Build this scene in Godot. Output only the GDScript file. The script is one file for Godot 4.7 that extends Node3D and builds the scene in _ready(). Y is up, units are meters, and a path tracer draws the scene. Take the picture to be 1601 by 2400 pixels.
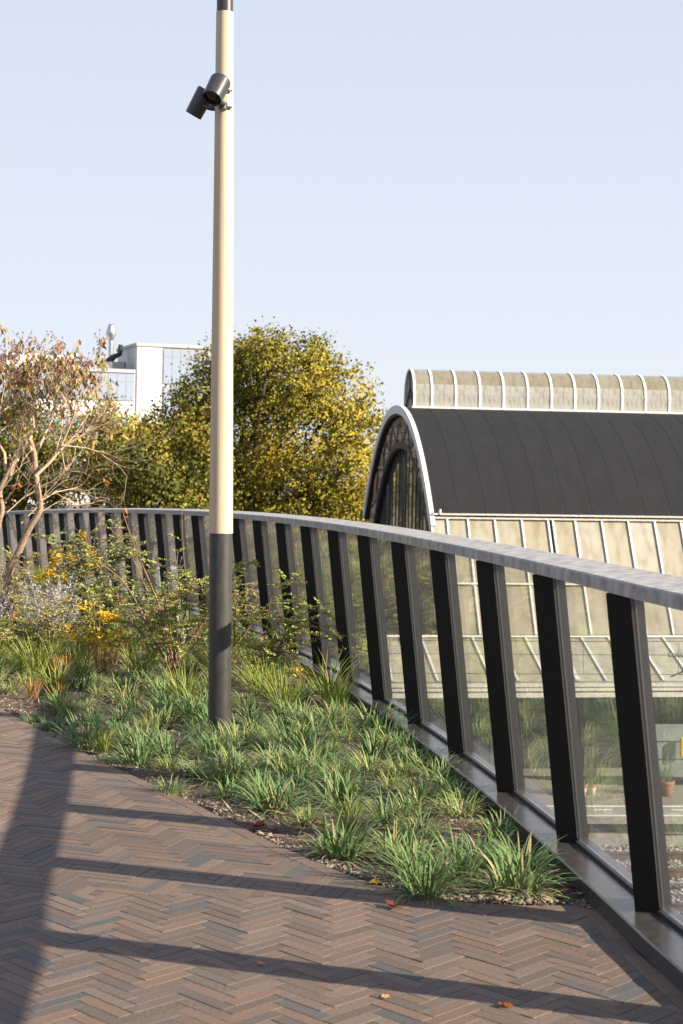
extends Node3D

# World: x to the right, y up, the view looks along -z. d is the distance in front of the eye (z = -d).
const EYE := 1.6
const EXPOSURE := 2.85
const YARD := -6.6          # level of the tracks and the ground round the bridge
const PLATFORM := -5.9

var rng := RandomNumberGenerator.new()
var used := {}
var M := {}
var edge: PackedVector2Array = []      # (x, d) where brick meets bed
var bed_poly: PackedVector2Array = []
var path_poly: PackedVector2Array = []
var lumps := FastNoiseLite.new()
var stations := []                     # rail posts: d values


# ---------------------------------------------------------------- helpers
func V(x: float, d: float, y: float) -> Vector3:
	return Vector3(x, y, -d)

func lin(r: float, g: float, b: float) -> Color:
	return Color(r, g, b).linear_to_srgb()

func numbered(called: String) -> String:
	if not used.has(called):
		used[called] = 0
		return called
	used[called] += 1
	return "%s_%03d" % [called, used[called]]

func tag(o: Node3D, label: String, category := "", group := "", kind := "") -> Node3D:
	if label: o.set_meta("label", label)
	if category: o.set_meta("category", category)
	if group: o.set_meta("group", group)
	if kind: o.set_meta("kind", kind)
	return o

func thing(called: String, at: Vector3, label: String, category: String, group := "") -> Node3D:
	var o := Node3D.new()
	o.name = numbered(called)
	o.position = at
	add_child(o)
	tag(o, label, category, group)
	return o

func inst(mesh: Mesh, called: String, mat: Material, parent: Node = self, at := Vector3.ZERO) -> MeshInstance3D:
	var o := MeshInstance3D.new()
	o.mesh = mesh
	if mat: o.material_override = mat
	o.position = at
	if parent == self:
		o.name = numbered(called)
		add_child(o)
	else:
		o.name = called
		parent.add_child(o, true)
	return o

func mat(col: Color, rough := 0.8, metal := 0.0) -> StandardMaterial3D:
	var m := StandardMaterial3D.new()
	m.albedo_color = col
	m.roughness = rough
	m.metallic = metal
	return m

func noise_tex(freq: float, lo: Color, hi: Color, seed_n := 1, octaves := 4, size := 512, mid = null) -> NoiseTexture2D:
	var n := FastNoiseLite.new()
	n.seed = seed_n
	n.frequency = freq
	n.fractal_octaves = octaves
	var t := NoiseTexture2D.new()
	t.width = size
	t.height = size
	t.seamless = true
	t.noise = n
	var g := Gradient.new()
	g.set_color(0, lo)
	g.set_color(1, hi)
	if mid != null: g.add_point(0.5, mid)
	t.color_ramp = g
	return t

func bump_tex(freq: float, strength: float, seed_n := 3, size := 512) -> NoiseTexture2D:
	var n := FastNoiseLite.new()
	n.seed = seed_n
	n.frequency = freq
	n.fractal_octaves = 4
	var t := NoiseTexture2D.new()
	t.width = size
	t.height = size
	t.seamless = true
	t.as_normal_map = true
	t.bump_strength = strength
	t.noise = n
	return t

func tri(m: StandardMaterial3D, scale: Vector3, tex: Texture2D, bump: Texture2D = null, bump_scale := 1.0) -> StandardMaterial3D:
	m.albedo_texture = tex
	m.uv1_triplanar = true
	m.uv1_world_triplanar = true
	m.uv1_scale = scale
	if bump:
		m.normal_enabled = true
		m.normal_texture = bump
		m.normal_scale = bump_scale
	return m


class Geo:
	# collects polygons; flat() gives every face its own normal
	var v: PackedVector3Array = []
	var n: PackedVector3Array = []
	var c: PackedColorArray = []
	var uv: PackedVector2Array = []
	var i: PackedInt32Array = []
	var col := Color.WHITE

	func face(pts: Array) -> void:      # convex, seen anticlockwise from outside
		var a: Vector3 = pts[0]
		var b: Vector3 = pts[1]
		var e: Vector3 = pts[2]
		var nn := (b - a).cross(e - a)
		if nn.length() < 1e-12 and pts.size() > 3:
			nn = (e - a).cross(pts[3] - a)
		nn = nn.normalized()
		var at := v.size()
		for p in pts:
			v.append(p)
			n.append(nn)
			c.append(col)
			uv.append(Vector2.ZERO)
		for k in range(1, pts.size() - 1):
			i.append_array([at, at + k + 1, at + k])

	func quad_uv(p: Array, u: Array) -> void:
		var at := v.size()
		face(p)
		for k in 4:
			uv[at + k] = u[k]

	func hexa(b: Array, t: Array) -> void:   # two quads, bottom and top, both anticlockwise seen from above
		face([b[3], b[2], b[1], b[0]])
		face([t[0], t[1], t[2], t[3]])
		for k in 4:
			var q := (k + 1) % 4
			face([b[k], b[q], t[q], t[k]])

	func box(lo: Vector3, hi: Vector3) -> void:
		var b := [Vector3(lo.x, lo.y, hi.z), Vector3(hi.x, lo.y, hi.z), Vector3(hi.x, lo.y, lo.z), Vector3(lo.x, lo.y, lo.z)]
		var t := []
		for p in b: t.append(Vector3(p.x, hi.y, p.z))
		hexa(b, t)

	func bevel_box(lo: Vector3, hi: Vector3, e: float) -> void:
		var c0 := (lo + hi) / 2
		var h := (hi - lo) / 2
		var q := func(sx, sy, sz, ax):
			var s := Vector3(sx, sy, sz)
			var p := Vector3(h.x * sx, h.y * sy, h.z * sz) - s * e
			p[ax] += s[ax] * e
			return c0 + p
		for ax in 3:
			var a1 := (ax + 1) % 3
			var a2 := (ax + 2) % 3
			for s in [-1, 1]:
				var pts := []
				for k in [[-1, -1], [1, -1], [1, 1], [-1, 1]]:
					var sg := Vector3.ZERO
					sg[ax] = s
					sg[a1] = k[0]
					sg[a2] = k[1]
					pts.append(q.call(sg.x, sg.y, sg.z, ax))
				if s < 0: pts.reverse()
				face(pts)
		for ax in 3:      # edges along ax
			var a1 := (ax + 1) % 3
			var a2 := (ax + 2) % 3
			for s1 in [-1, 1]:
				for s2 in [-1, 1]:
					var pts := []
					for k in [[-1, a1], [1, a1], [1, a2], [-1, a2]]:
						var sg := Vector3.ZERO
						sg[ax] = k[0]
						sg[a1] = s1
						sg[a2] = s2
						pts.append(q.call(sg.x, sg.y, sg.z, k[1]))
					var nn: Vector3 = (pts[1] - pts[0]).cross(pts[2] - pts[0])
					var out := Vector3.ZERO
					out[a1] = s1
					out[a2] = s2
					if nn.dot(out) < 0: pts.reverse()
					face(pts)

	func tube(path: Array, radii: Array, sides := 6, cap := true) -> void:
		var side := Vector3.ZERO
		var at := v.size()
		var m := path.size()
		for k in m:
			var dir: Vector3 = (path[mini(k + 1, m - 1)] - path[maxi(k - 1, 0)]).normalized()
			if side == Vector3.ZERO:
				side = dir.cross(Vector3.UP if absf(dir.y) < 0.9 else Vector3.RIGHT).normalized()
			else:
				side = (side - dir * side.dot(dir)).normalized()
			var up := dir.cross(side)
			for s in sides + 1:
				var a := TAU * s / sides
				var nn := side * cos(a) + up * sin(a)
				v.append(path[k] + nn * radii[k])
				n.append(nn)
				c.append(col)
				uv.append(Vector2(float(s) / sides, float(k) / (m - 1)))
		for k in m - 1:
			for s in sides:
				var p := at + k * (sides + 1) + s
				var q := p + sides + 1
				i.append_array([p, q, p + 1, p + 1, q, q + 1])
		if cap:
			for e in [0, m - 1]:
				var ring := []
				for s in sides: ring.append(v[at + e * (sides + 1) + s])
				if e == 0: ring.reverse()
				face(ring)

	func lathe(prof: Array, sides := 24) -> void:   # (r, y) from bottom to top, smooth
		var at := v.size()
		var m := prof.size()
		for k in m:
			var t: Vector2 = prof[mini(k + 1, m - 1)] - prof[maxi(k - 1, 0)]
			var nr := Vector2(t.y, -t.x).normalized()
			for s in sides + 1:
				var a := TAU * s / sides
				v.append(Vector3(cos(a) * prof[k].x, prof[k].y, sin(a) * prof[k].x))
				n.append(Vector3(cos(a) * nr.x, nr.y, sin(a) * nr.x))
				c.append(col)
				uv.append(Vector2(float(s) / sides, float(k) / (m - 1)))
		for k in m - 1:
			for s in sides:
				var p := at + k * (sides + 1) + s
				var q := p + sides + 1
				i.append_array([p, p + 1, q, p + 1, q + 1, q])

	func ball(o: Vector3, r: float, seg := 6) -> void:
		var at := v.size()
		for k in seg + 1:
			var th := PI * k / seg
			for s in seg + 1:
				var a := TAU * s / seg
				var nn := Vector3(sin(th) * cos(a), cos(th), sin(th) * sin(a))
				v.append(o + nn * r)
				n.append(nn)
				c.append(col)
				uv.append(Vector2.ZERO)
		for k in seg:
			for s in seg:
				var p := at + k * (seg + 1) + s
				i.append_array([p, p + seg + 1, p + 1, p + 1, p + seg + 1, p + seg + 2])

	func prism(poly: PackedVector2Array, y0: float, y1: float, ch := 0.0) -> void:   # poly in (x, d), world z = -d
		var p := poly
		if Geometry2D.is_polygon_clockwise(p):
			p = p.duplicate()
			p.reverse()
		var t := p
		if ch > 0.0:
			var off := Geometry2D.offset_polygon(p, -ch)
			if off.size() == 1 and off[0].size() == p.size():
				var o: PackedVector2Array = off[0]
				if Geometry2D.is_polygon_clockwise(o): o.reverse()
				var best := 0
				for k in p.size():
					if o[k].distance_to(p[0]) < o[best].distance_to(p[0]): best = k
				t = []
				for k in p.size(): t.append(o[(best + k) % p.size()])
		var flat := t == p
		var m := p.size()
		for k in m:
			var q := (k + 1) % m
			face([Vector3(p[k].x, y0, -p[k].y), Vector3(p[q].x, y0, -p[q].y), Vector3(p[q].x, y1 - (0.0 if flat else ch), -p[q].y), Vector3(p[k].x, y1 - (0.0 if flat else ch), -p[k].y)])
			if not flat:
				face([Vector3(p[k].x, y1 - ch, -p[k].y), Vector3(p[q].x, y1 - ch, -p[q].y), Vector3(t[q].x, y1, -t[q].y), Vector3(t[k].x, y1, -t[k].y)])
		var ids := Geometry2D.triangulate_polygon(t)
		for k in range(0, ids.size(), 3):
			var tr := [t[ids[k]], t[ids[k + 1]], t[ids[k + 2]]]
			if (tr[1] - tr[0]).cross(tr[2] - tr[0]) < 0: tr.reverse()
			face([Vector3(tr[0].x, y1, -tr[0].y), Vector3(tr[1].x, y1, -tr[1].y), Vector3(tr[2].x, y1, -tr[2].y)])

	func leaf(p: Vector3, dir: Vector3, side: Vector3, len: float, wid: float) -> void:
		var nn := side.cross(dir).normalized()
		var at := v.size()
		var midp := p + dir * len * 0.45 + nn * wid * 0.18
		v.append_array([p, midp - side * wid * 0.5, p + dir * len, midp + side * wid * 0.5])
		n.append_array([nn, nn, nn, nn])
		c.append_array([col, col, col, col])
		uv.append_array([Vector2.ZERO, Vector2.ZERO, Vector2.ZERO, Vector2.ZERO])
		i.append_array([at, at + 1, at + 2, at, at + 2, at + 3])

	func crown_leaf(p: Vector3, dir: Vector3, side: Vector3, len: float, wid: float, out: Vector3) -> void:
		if side.cross(dir).dot(out) < 0.0: side = -side
		var at := v.size()
		leaf(p, dir, side, len, wid)
		var nn := (n[at] + out * 0.9).normalized()
		for k in 4: n[at + k] = nn

	func blade(p: Vector3, az: float, lift: float, bend: float, len: float, wid: float, tip: Color, seg := 5) -> void:
		var out := Vector3(cos(az), 0, sin(az))
		var side := Vector3(-sin(az), 0, cos(az))
		var at := v.size()
		var q := p
		var a := lift
		for k in seg + 1:
			var t := float(k) / seg
			var w := wid * (0.75 + 0.5 * t) * (1.0 - t * t * t) * 0.5 + 0.0002
			var dir := out * cos(a) + Vector3.UP * sin(a)
			var nn := side.cross(dir)
			v.append_array([q - side * w, q + side * w])
			n.append_array([nn, nn])
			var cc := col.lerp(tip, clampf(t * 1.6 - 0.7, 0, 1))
			c.append_array([cc, cc])
			uv.append_array([Vector2.ZERO, Vector2.ZERO])
			q += dir * len / seg
			a -= bend / seg * (0.4 + 1.2 * t)
		for k in seg:
			var b := at + k * 2
			i.append_array([b, b + 2, b + 1, b + 1, b + 2, b + 3])

	func mesh() -> ArrayMesh:
		var a := []
		a.resize(Mesh.ARRAY_MAX)
		a[Mesh.ARRAY_VERTEX] = v
		a[Mesh.ARRAY_NORMAL] = n
		a[Mesh.ARRAY_COLOR] = c
		a[Mesh.ARRAY_TEX_UV] = uv
		a[Mesh.ARRAY_INDEX] = i
		var m := ArrayMesh.new()
		m.add_surface_from_arrays(Mesh.PRIMITIVE_TRIANGLES, a)
		return m


# ---------------------------------------------------------------- the curve of the bridge
func drop(d: float) -> float:
	return 0.00108 * pow(maxf(d - 9.5, 0.0), 2.0)

func rail(d: float) -> Vector2:          # foot of the posts on the side of the path, (x, d)
	return Vector2(1.36987 - 0.0342975 * d - 0.0079535 * d * d + 0.055 * (1.0 - smoothstep(4.1, 5.1, d)), d) + 0.128 * outward(d)  # outward bend near the eye, out of view, shaped for the handrail's shadow

func tangent(d: float) -> Vector2:
	return Vector2(-0.0342975 - 0.015907 * d, 1.0).normalized()

func outward(d: float) -> Vector2:
	var t := tangent(d)
	return Vector2(t.y, -t.x)

func rail_at(d: float, off: float, y: float) -> Vector3:
	var p := rail(d) + outward(d) * off
	return V(p.x, p.y, y - drop(d))

func in_bed(x: float, d: float) -> bool:
	return Geometry2D.is_point_in_polygon(Vector2(x, d), bed_poly)

func soil(x: float, d: float) -> float:
	return -0.008 - drop(d) + 0.03 * lumps.get_noise_2d(x * 40, d * 40) + 0.014 * lumps.get_noise_2d(x * 190, d * 190)


func _ready() -> void:
	rng.seed = 7
	lumps.seed = 5
	lumps.frequency = 0.02

	# camera
	var cam := Camera3D.new()
	cam.name = "camera"
	var p := atan(82.0 / 3625.0)
	var r := 0.0165
	var fwd := Vector3(0, -sin(p), -cos(p))
	var up0 := Vector3(0, cos(p), -sin(p))
	var right := Vector3.RIGHT * cos(r) + up0 * sin(r)
	var up := up0 * cos(r) - Vector3.RIGHT * sin(r)
	cam.transform = Transform3D(Basis(right, up, -fwd), Vector3(0, EYE, 0))
	var lens := CameraAttributesPhysical.new()
	lens.frustum_focal_length = 36.25
	lens.frustum_focus_distance = 9.4
	lens.frustum_near = 0.1
	lens.frustum_far = 4000.0
	lens.exposure_aperture = 4.2
	cam.attributes = lens
	cam.fov = rad_to_deg(2.0 * atan(1200.0 / 3625.0))
	cam.near = 0.1
	cam.far = 4000.0
	cam.current = true
	add_child(cam)

	# sky and sun
	var sky := ProceduralSkyMaterial.new()
	sky.sky_top_color = lin(0.145, 0.18, 0.272)
	sky.sky_horizon_color = lin(0.302, 0.322, 0.348)
	sky.sky_curve = 0.42
	sky.ground_bottom_color = lin(0.05, 0.05, 0.05)
	sky.ground_horizon_color = lin(0.20, 0.21, 0.22)
	sky.sun_angle_max = 1.0
	var env := Environment.new()
	env.background_mode = Environment.BG_SKY
	env.sky = Sky.new()
	env.sky.sky_material = sky
	env.tonemap_mode = Environment.TONE_MAPPER_LINEAR
	env.tonemap_exposure = EXPOSURE
	env.sdfgi_enabled = true
	env.ssao_enabled = true
	env.ssil_enabled = true
	var we := WorldEnvironment.new()
	we.name = "surroundings"
	we.environment = env
	add_child(we)
	var sun := DirectionalLight3D.new()
	sun.name = "sun"
	sun.light_energy = 1.6
	sun.light_color = Color(1.0, 0.945, 0.86)
	sun.light_angular_distance = 0.53
	sun.shadow_enabled = true
	var el := deg_to_rad(26.5)
	var to_sun := Vector3(0.94 * cos(el), sin(el), 0.342 * cos(el))
	sun.look_at_from_position(to_sun * 50, Vector3.ZERO)
	add_child(sun)

	materials()
	outlines()
	ground_and_yard()
	bridge()
	brick_path()
	bed()
	guard_rail()
	station()
	office_tower()
	background_trees()
	lamp_post()
	small_tree()
	thatch()
	planting()
	yard_details()
	fallen_leaves()


func materials() -> void:
	var wear := noise_tex(0.02, Color(0.62, 0.62, 0.62), Color(1, 1, 1), 11, 5)
	var pits := bump_tex(0.09, 5.0, 4)
	M.black = mat(lin(0.006, 0.0057, 0.0056), 0.5)
	M.black.metallic_specular = 0.34
	M.bead = mat(lin(0.03, 0.028, 0.026), 0.4)
	M.rubber = mat(lin(0.01, 0.01, 0.01), 0.7)
	M.sill = mat(lin(0.10, 0.094, 0.088), 0.22, 0.35)
	M.sill.metallic_specular = 0.7
	tri(M.sill, Vector3(1.7, 1.7, 1.7), noise_tex(0.015, Color(0.78, 0.78, 0.78), Color(1, 1, 1), 21, 5))
	M.handrail = mat(lin(0.42, 0.405, 0.385), 0.66)
	tri(M.handrail, Vector3(1.3, 1.3, 1.3), noise_tex(0.016, Color(0.66, 0.665, 0.675), Color(1, 1, 1), 9, 6), pits, 0.15)
	var glass := mat(Color(1, 1, 1, 0.04), 0.02)
	glass.metallic_specular = 0.7
	glass.transparency = BaseMaterial3D.TRANSPARENCY_ALPHA
	M.glass = glass
	M.sand = tri(mat(lin(0.21, 0.165, 0.115), 0.95), Vector3(3, 3, 3), noise_tex(0.05, Color(0.5, 0.5, 0.5), Color(1, 1, 1), 31), bump_tex(0.2, 6.0, 8), 0.6)
	M.soil = tri(mat(lin(0.19, 0.132, 0.088), 0.97), Vector3(1.3, 1.3, 1.3), noise_tex(0.06, Color(0.32, 0.32, 0.32), Color(1, 1, 1), 32, 5), bump_tex(0.12, 8.0, 9), 1.0)
	M.pebble = mat(Color.WHITE, 0.85)
	M.pebble.vertex_color_use_as_albedo = true
	M.deck = mat(lin(0.09, 0.09, 0.09), 0.8)
	M.bricks = []
	var tones := [[0.137, 0.106, 0.085], [0.158, 0.124, 0.102], [0.120, 0.092, 0.075], [0.172, 0.133, 0.107], [0.150, 0.108, 0.082], [0.130, 0.108, 0.093], [0.172, 0.120, 0.088], [0.112, 0.093, 0.082], [0.082, 0.086, 0.088], [0.098, 0.095, 0.096]]
	var speck := noise_tex(0.03, Color(0.74, 0.73, 0.73), Color(1, 1, 1), 41, 5)
	var rough_b := bump_tex(0.11, 4.0, 42)
	M.tones = []
	for t in tones:
		var m := mat(lin(t[0] * 1.15, t[1] * 1.08, t[2] * 1.02), 0.78)
		tri(m, Vector3(4.5, 4.5, 4.5), speck, rough_b, 0.55)
		M.bricks.append(m)
		M.tones.append(Color(t[0] * 1.15, t[1] * 1.08, t[2] * 1.02))
	M.bricks_all = tri(mat(Color.WHITE, 0.78), Vector3(4.5, 4.5, 4.5), speck, rough_b, 0.55)
	M.bricks_all.vertex_color_use_as_albedo = true
	# plants
	M.leaf = mat(Color.WHITE, 0.7)
	M.leaf.metallic_specular = 0.25
	M.leaf.vertex_color_use_as_albedo = true
	M.leaf.cull_mode = BaseMaterial3D.CULL_DISABLED
	M.leaf.backlight_enabled = true
	M.leaf.backlight = Color(0.5, 0.5, 0.25)
	M.grass = M.leaf.duplicate()
	M.grass.roughness = 0.42
	M.grass.backlight = Color(0.3, 0.3, 0.18)
	M.bark = tri(mat(lin(0.10, 0.075, 0.055), 0.9), Vector3(1, 1, 1), wear)
	M.tan_bark = tri(mat(lin(0.50, 0.37, 0.25), 0.8), Vector3(9, 3, 9), noise_tex(0.02, Color(0.5, 0.45, 0.42), Color(1, 1, 1), 51, 5), pits, 0.4)
	M.twig = mat(Color.WHITE, 0.8)
	M.twig.vertex_color_use_as_albedo = true
	# lamp post
	var grain := noise_tex(0.03, Color(0.88, 0.84, 0.78), Color(1, 1, 1), 61, 4)
	M.wood = mat(lin(0.55, 0.455, 0.335), 0.55)
	M.wood.albedo_texture = grain
	M.wood.uv1_scale = Vector3(3, 0.16, 1)
	M.sleeve = tri(mat(lin(0.052, 0.049, 0.044), 0.42), Vector3(2.5, 0.8, 2.5), noise_tex(0.02, Color(0.7, 0.7, 0.7), Color(1, 1, 1), 62, 5))
	M.fitting = mat(lin(0.028, 0.03, 0.034), 0.36)
	M.lens = mat(lin(0.004, 0.004, 0.004), 0.12)
	M.steel = mat(lin(0.5, 0.5, 0.5), 0.3, 0.9)
	# station
	M.white = mat(lin(0.62, 0.60, 0.57), 0.5)
	M.white_worn = tri(mat(lin(0.62, 0.60, 0.56), 0.55), Vector3(0.6, 2.5, 0.6), noise_tex(0.02, Color(0.72, 0.7, 0.66), Color(1, 1, 1), 71, 5))
	var stains := noise_tex(0.011, Color(0.76, 0.73, 0.64), Color(1, 1, 1), 72, 5, 512, Color(0.95, 0.945, 0.92))
	M.sheets = []
	for t in [[0.315, 0.292, 0.232], [0.33, 0.312, 0.26], [0.305, 0.276, 0.21], [0.34, 0.33, 0.288]]:
		M.sheets.append(tri(mat(lin(t[0], t[1], t[2]), 0.3), Vector3(0.55, 0.16, 0.55), stains))
	M.lantern = []
	for t in [[0.25, 0.233, 0.18], [0.27, 0.257, 0.21], [0.245, 0.223, 0.165]]:
		M.lantern.append(tri(mat(lin(t[0], t[1], t[2]), 0.14, 0.18), Vector3(0.8, 0.2, 0.8), stains))
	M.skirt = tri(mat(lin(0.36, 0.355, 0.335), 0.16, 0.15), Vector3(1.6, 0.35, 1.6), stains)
	M.felt = tri(mat(lin(0.0225, 0.0235, 0.0262), 0.9), Vector3(0.22, 0.07, 0.22), noise_tex(0.02, Color(0.86, 0.86, 0.86), Color(1, 1, 1), 73, 5))
	M.felt_b = tri(mat(lin(0.0215, 0.0225, 0.0252), 0.9), Vector3(0.22, 0.07, 0.22), noise_tex(0.02, Color(0.86, 0.86, 0.86), Color(1, 1, 1), 74, 5))
	M.felt.metallic_specular = 0.25
	M.felt_b.metallic_specular = 0.25
	M.dark_frame = mat(lin(0.018, 0.019, 0.022), 0.6)
	M.dark_glass = mat(lin(0.46, 0.48, 0.48), 0.05, 0.85)
	M.dark_glass.metallic_specular = 0.9
	M.boards = mat(lin(0.36, 0.26, 0.18), 0.8)
	M.boards_dark = mat(lin(0.20, 0.145, 0.105), 0.8)
	M.copper = mat(lin(0.42, 0.19, 0.09), 0.6)
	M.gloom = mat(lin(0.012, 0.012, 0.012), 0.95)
	# yard
	M.ballast = tri(mat(lin(0.20, 0.18, 0.155), 0.95), Vector3(0.9, 0.9, 0.9), noise_tex(0.12, Color(0.25, 0.24, 0.23), Color(1, 1, 1), 81, 3), bump_tex(0.14, 10.0, 82), 1.0)
	M.asphalt = tri(mat(lin(0.105, 0.092, 0.082), 0.9), Vector3(0.12, 0.12, 0.12), noise_tex(0.03, Color(0.75, 0.75, 0.75), Color(1, 1, 1), 83, 5))
	M.paving = tri(mat(lin(0.20, 0.185, 0.14), 0.85), Vector3(0.5, 0.5, 0.5), noise_tex(0.03, Color(0.78, 0.78, 0.76), Color(1, 1, 1), 84, 5))
	M.concrete = tri(mat(lin(0.33, 0.31, 0.27), 0.85), Vector3(0.35, 0.7, 0.35), noise_tex(0.02, Color(0.72, 0.71, 0.69), Color(1, 1, 1), 85, 5))
	M.panel = tri(mat(lin(0.60, 0.60, 0.60), 0.8), Vector3(0.08, 0.25, 0.08), noise_tex(0.02, Color(0.9, 0.895, 0.89), Color(1, 1, 1), 86, 5))
	M.rust = tri(mat(lin(0.11, 0.06, 0.04), 0.8), Vector3(1, 1, 1), wear)
	M.sleeper = tri(mat(lin(0.17, 0.145, 0.115), 0.9), Vector3(1, 1, 1), wear)
	M.paint = mat(lin(0.6, 0.59, 0.55), 0.8)
	M.lawn = tri(mat(lin(0.075, 0.09, 0.03), 0.95), Vector3(0.25, 0.25, 0.25), noise_tex(0.05, Color(0.55, 0.55, 0.5), Color(1, 1, 1), 87, 5))
	M.sky_glass = mat(lin(0.86, 0.88, 0.90), 0.08, 0.95)
	M.grey_trim = mat(lin(0.20, 0.21, 0.22), 0.5)
	M.pale_trim = mat(lin(0.34, 0.345, 0.35), 0.6)
	M.terracotta = mat(lin(0.22, 0.095, 0.052), 0.8)
	M.glaze = mat(lin(0.42, 0.40, 0.36), 0.6)
	M.wire = mat(lin(0.03, 0.032, 0.034), 0.5)
	M.teal = mat(lin(0.16, 0.19, 0.17), 0.5)
	M.yellow = mat(lin(0.60, 0.36, 0.015), 0.6)
	M.blue = mat(lin(0.30, 0.48, 0.55), 0.5)
	M.brickred = tri(mat(lin(0.28, 0.12, 0.06), 0.85), Vector3(0.5, 0.5, 0.5), wear)


func outlines() -> void:
	edge = PackedVector2Array([Vector2(0.989, 5.739), Vector2(0.901, 5.80), Vector2(0.713, 5.785), Vector2(0.529, 5.80), Vector2(0.349, 5.875), Vector2(0.19, 6.01), Vector2(0.023, 6.225), Vector2(-0.132, 6.47), Vector2(-0.333, 6.815), Vector2(-0.501, 7.135), Vector2(-0.682, 7.47), Vector2(-0.882, 7.82), Vector2(-1.098, 8.19), Vector2(-1.327, 8.59), Vector2(-1.61, 9.11), Vector2(-2.0, 9.87), Vector2(-2.286, 10.42), Vector2(-2.62, 11.1), Vector2(-3.3, 12.5), Vector2(-4.2, 14.3), Vector2(-5.6, 17.2), Vector2(-7.0, 20.0)])
	path_poly = PackedVector2Array([Vector2(-7, -3), Vector2(-7, 20.0)])
	for k in range(edge.size() - 2, -1, -1): path_poly.append(edge[k])
	for k in 9:
		var d := 5.2 - k * 1.0
		var q := rail(d) - outward(d) * 0.07
		path_poly.append(q)
	path_poly.append(Vector2(rail(-3.0).x - 0.07, -3.0))
	bed_poly = PackedVector2Array(edge)
	bed_poly.append(Vector2(-16, 34))
	var d2 := 33.0
	while d2 > 5.8:
		bed_poly.append(rail(d2) - outward(d2) * 0.06)
		d2 -= 0.8
	# posts every 1.04 m along the rail, one of them at d = 5.483
	var ds := [5.483]
	var d := 5.483
	for k in 28:
		d += 1.04 * tangent(d).y
		ds.append(d)
	d = 5.483
	for k in 7:
		d -= 1.04 * tangent(d).y
		ds.push_front(d)
	stations = ds


func bands(poly: PackedVector2Array, d0: float, d1: float, step: float, y: float) -> Geo:
	var g := Geo.new()
	var d := d0
	while d < d1:
		var strip := PackedVector2Array([Vector2(-40, d), Vector2(40, d), Vector2(40, d + step), Vector2(-40, d + step)])
		for q in Geometry2D.intersect_polygons(poly, strip):
			var ids := Geometry2D.triangulate_polygon(q)
			for k in range(0, ids.size(), 3):
				var t := [q[ids[k]], q[ids[k + 1]], q[ids[k + 2]]]
				if (t[1] - t[0]).cross(t[2] - t[0]) < 0: t.reverse()
				var w := []
				for e in t: w.append(V(e.x, e.y, y - drop(e.y)))
				g.face(w)
		d += step
	return g


func ground_and_yard() -> void:
	var g := Geo.new()
	g.face([Vector3(-3000, YARD - 0.05, 3000), Vector3(3000, YARD - 0.05, 3000), Vector3(3000, YARD - 0.05, -3000), Vector3(-3000, YARD - 0.05, -3000)])
	tag(inst(g.mesh(), "ground", M.asphalt), "", "", "", "structure")
	g = Geo.new()
	g.face([Vector3(-60, YARD, -14), Vector3(90, YARD, -14), Vector3(90, YARD, -36.5), Vector3(-60, YARD, -47)])
	tag(inst(g.mesh(), "ballast_bed", M.ballast), "", "", "", "structure")
	g = Geo.new()
	g.face([Vector3(-30, YARD - 0.02, -60), Vector3(1, YARD - 0.02, -50), Vector3(1, YARD - 0.02, -130), Vector3(-24, YARD - 0.02, -130)])
	tag(inst(g.mesh(), "lawn", M.lawn), "", "", "", "structure")
	g = Geo.new()
	g.face([Vector3(-90, YARD - 0.03, -150), Vector3(-24.5, YARD - 0.03, -180), Vector3(-24.5, YARD - 0.03, -205), Vector3(-90, YARD - 0.03, -190)])
	tag(inst(g.mesh(), "far_verge", M.lawn), "", "", "", "structure")

	g = Geo.new()
	for k in 10:
		var w := []
		for q in [[0, k], [1, k], [1, k + 1], [0, k + 1]]:
			var t: float = q[1] / 10.0
			var d := lerpf(66.0, 112.0, t)
			w.append(V((-0.30 if q[0] == 0 else -0.097) * d, d, lerpf(YARD - 0.1, -1.15, smoothstep(0.0, 1.0, t))))
		g.face(w)
	g.face([V(-33.6, 112, -1.15), V(-10.8, 112, -1.15), V(-13, 140, -1.3), V(-40, 140, -1.3)])
	tag(inst(g.mesh(), "road", tri(mat(lin(0.17, 0.135, 0.112), 0.9), Vector3(0.12, 0.12, 0.12), M.asphalt.albedo_texture)), "", "", "", "structure")
	# slope added behind the panes, dark and grassy like the bed's reflection there
	g = Geo.new()
	for k in 12:
		for j in 8:
			var w := []
			for q in [[0, 0], [0, 1], [1, 1], [1, 0]]:
				w.append(slope((k + q[0]) / 12.0, (j + q[1]) / 8.0))
			g.face(w)
	tag(inst(g.mesh(), "added_slope", M.soil), "", "", "", "structure")
	rng.seed = 15
	var mm := MultiMesh.new()
	mm.transform_format = MultiMesh.TRANSFORM_3D
	mm.mesh = sedge_mesh(500, 55, 0.5, 0.02, Color(0.075, 0.115, 0.04), Color(0.16, 0.19, 0.07), 0.2, 0.5, 1.5, 1.3, 0.12)
	mm.instance_count = 1500
	for k in 1500:
		var s := rng.randf_range(0.6, 1.5)
		mm.set_instance_transform(k, Transform3D(Basis(Vector3.UP, rng.randf() * TAU).scaled(Vector3(s, s, s)), slope(rng.randf(), rng.randf())))
	var o := MultiMeshInstance3D.new()
	o.name = "added_slope_grass"
	o.multimesh = mm
	o.material_override = M.grass
	add_child(o)
	tag(o, "rough grass on a slope added behind the glass railing to echo the mirrored bed", "grass", "", "stuff")

func slope(u: float, t: float) -> Vector3:      # u across from left to right, t up the slope
	var d := lerpf(38.0, 62.0, t)
	return V(lerpf(-0.102 * d, 0.9 + 0.2 * t, u), d, lerpf(YARD - 0.1, -0.7, pow(t, 0.8)) + 0.15 * sin(u * 9.0 + t * 5.0) * t)


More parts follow.
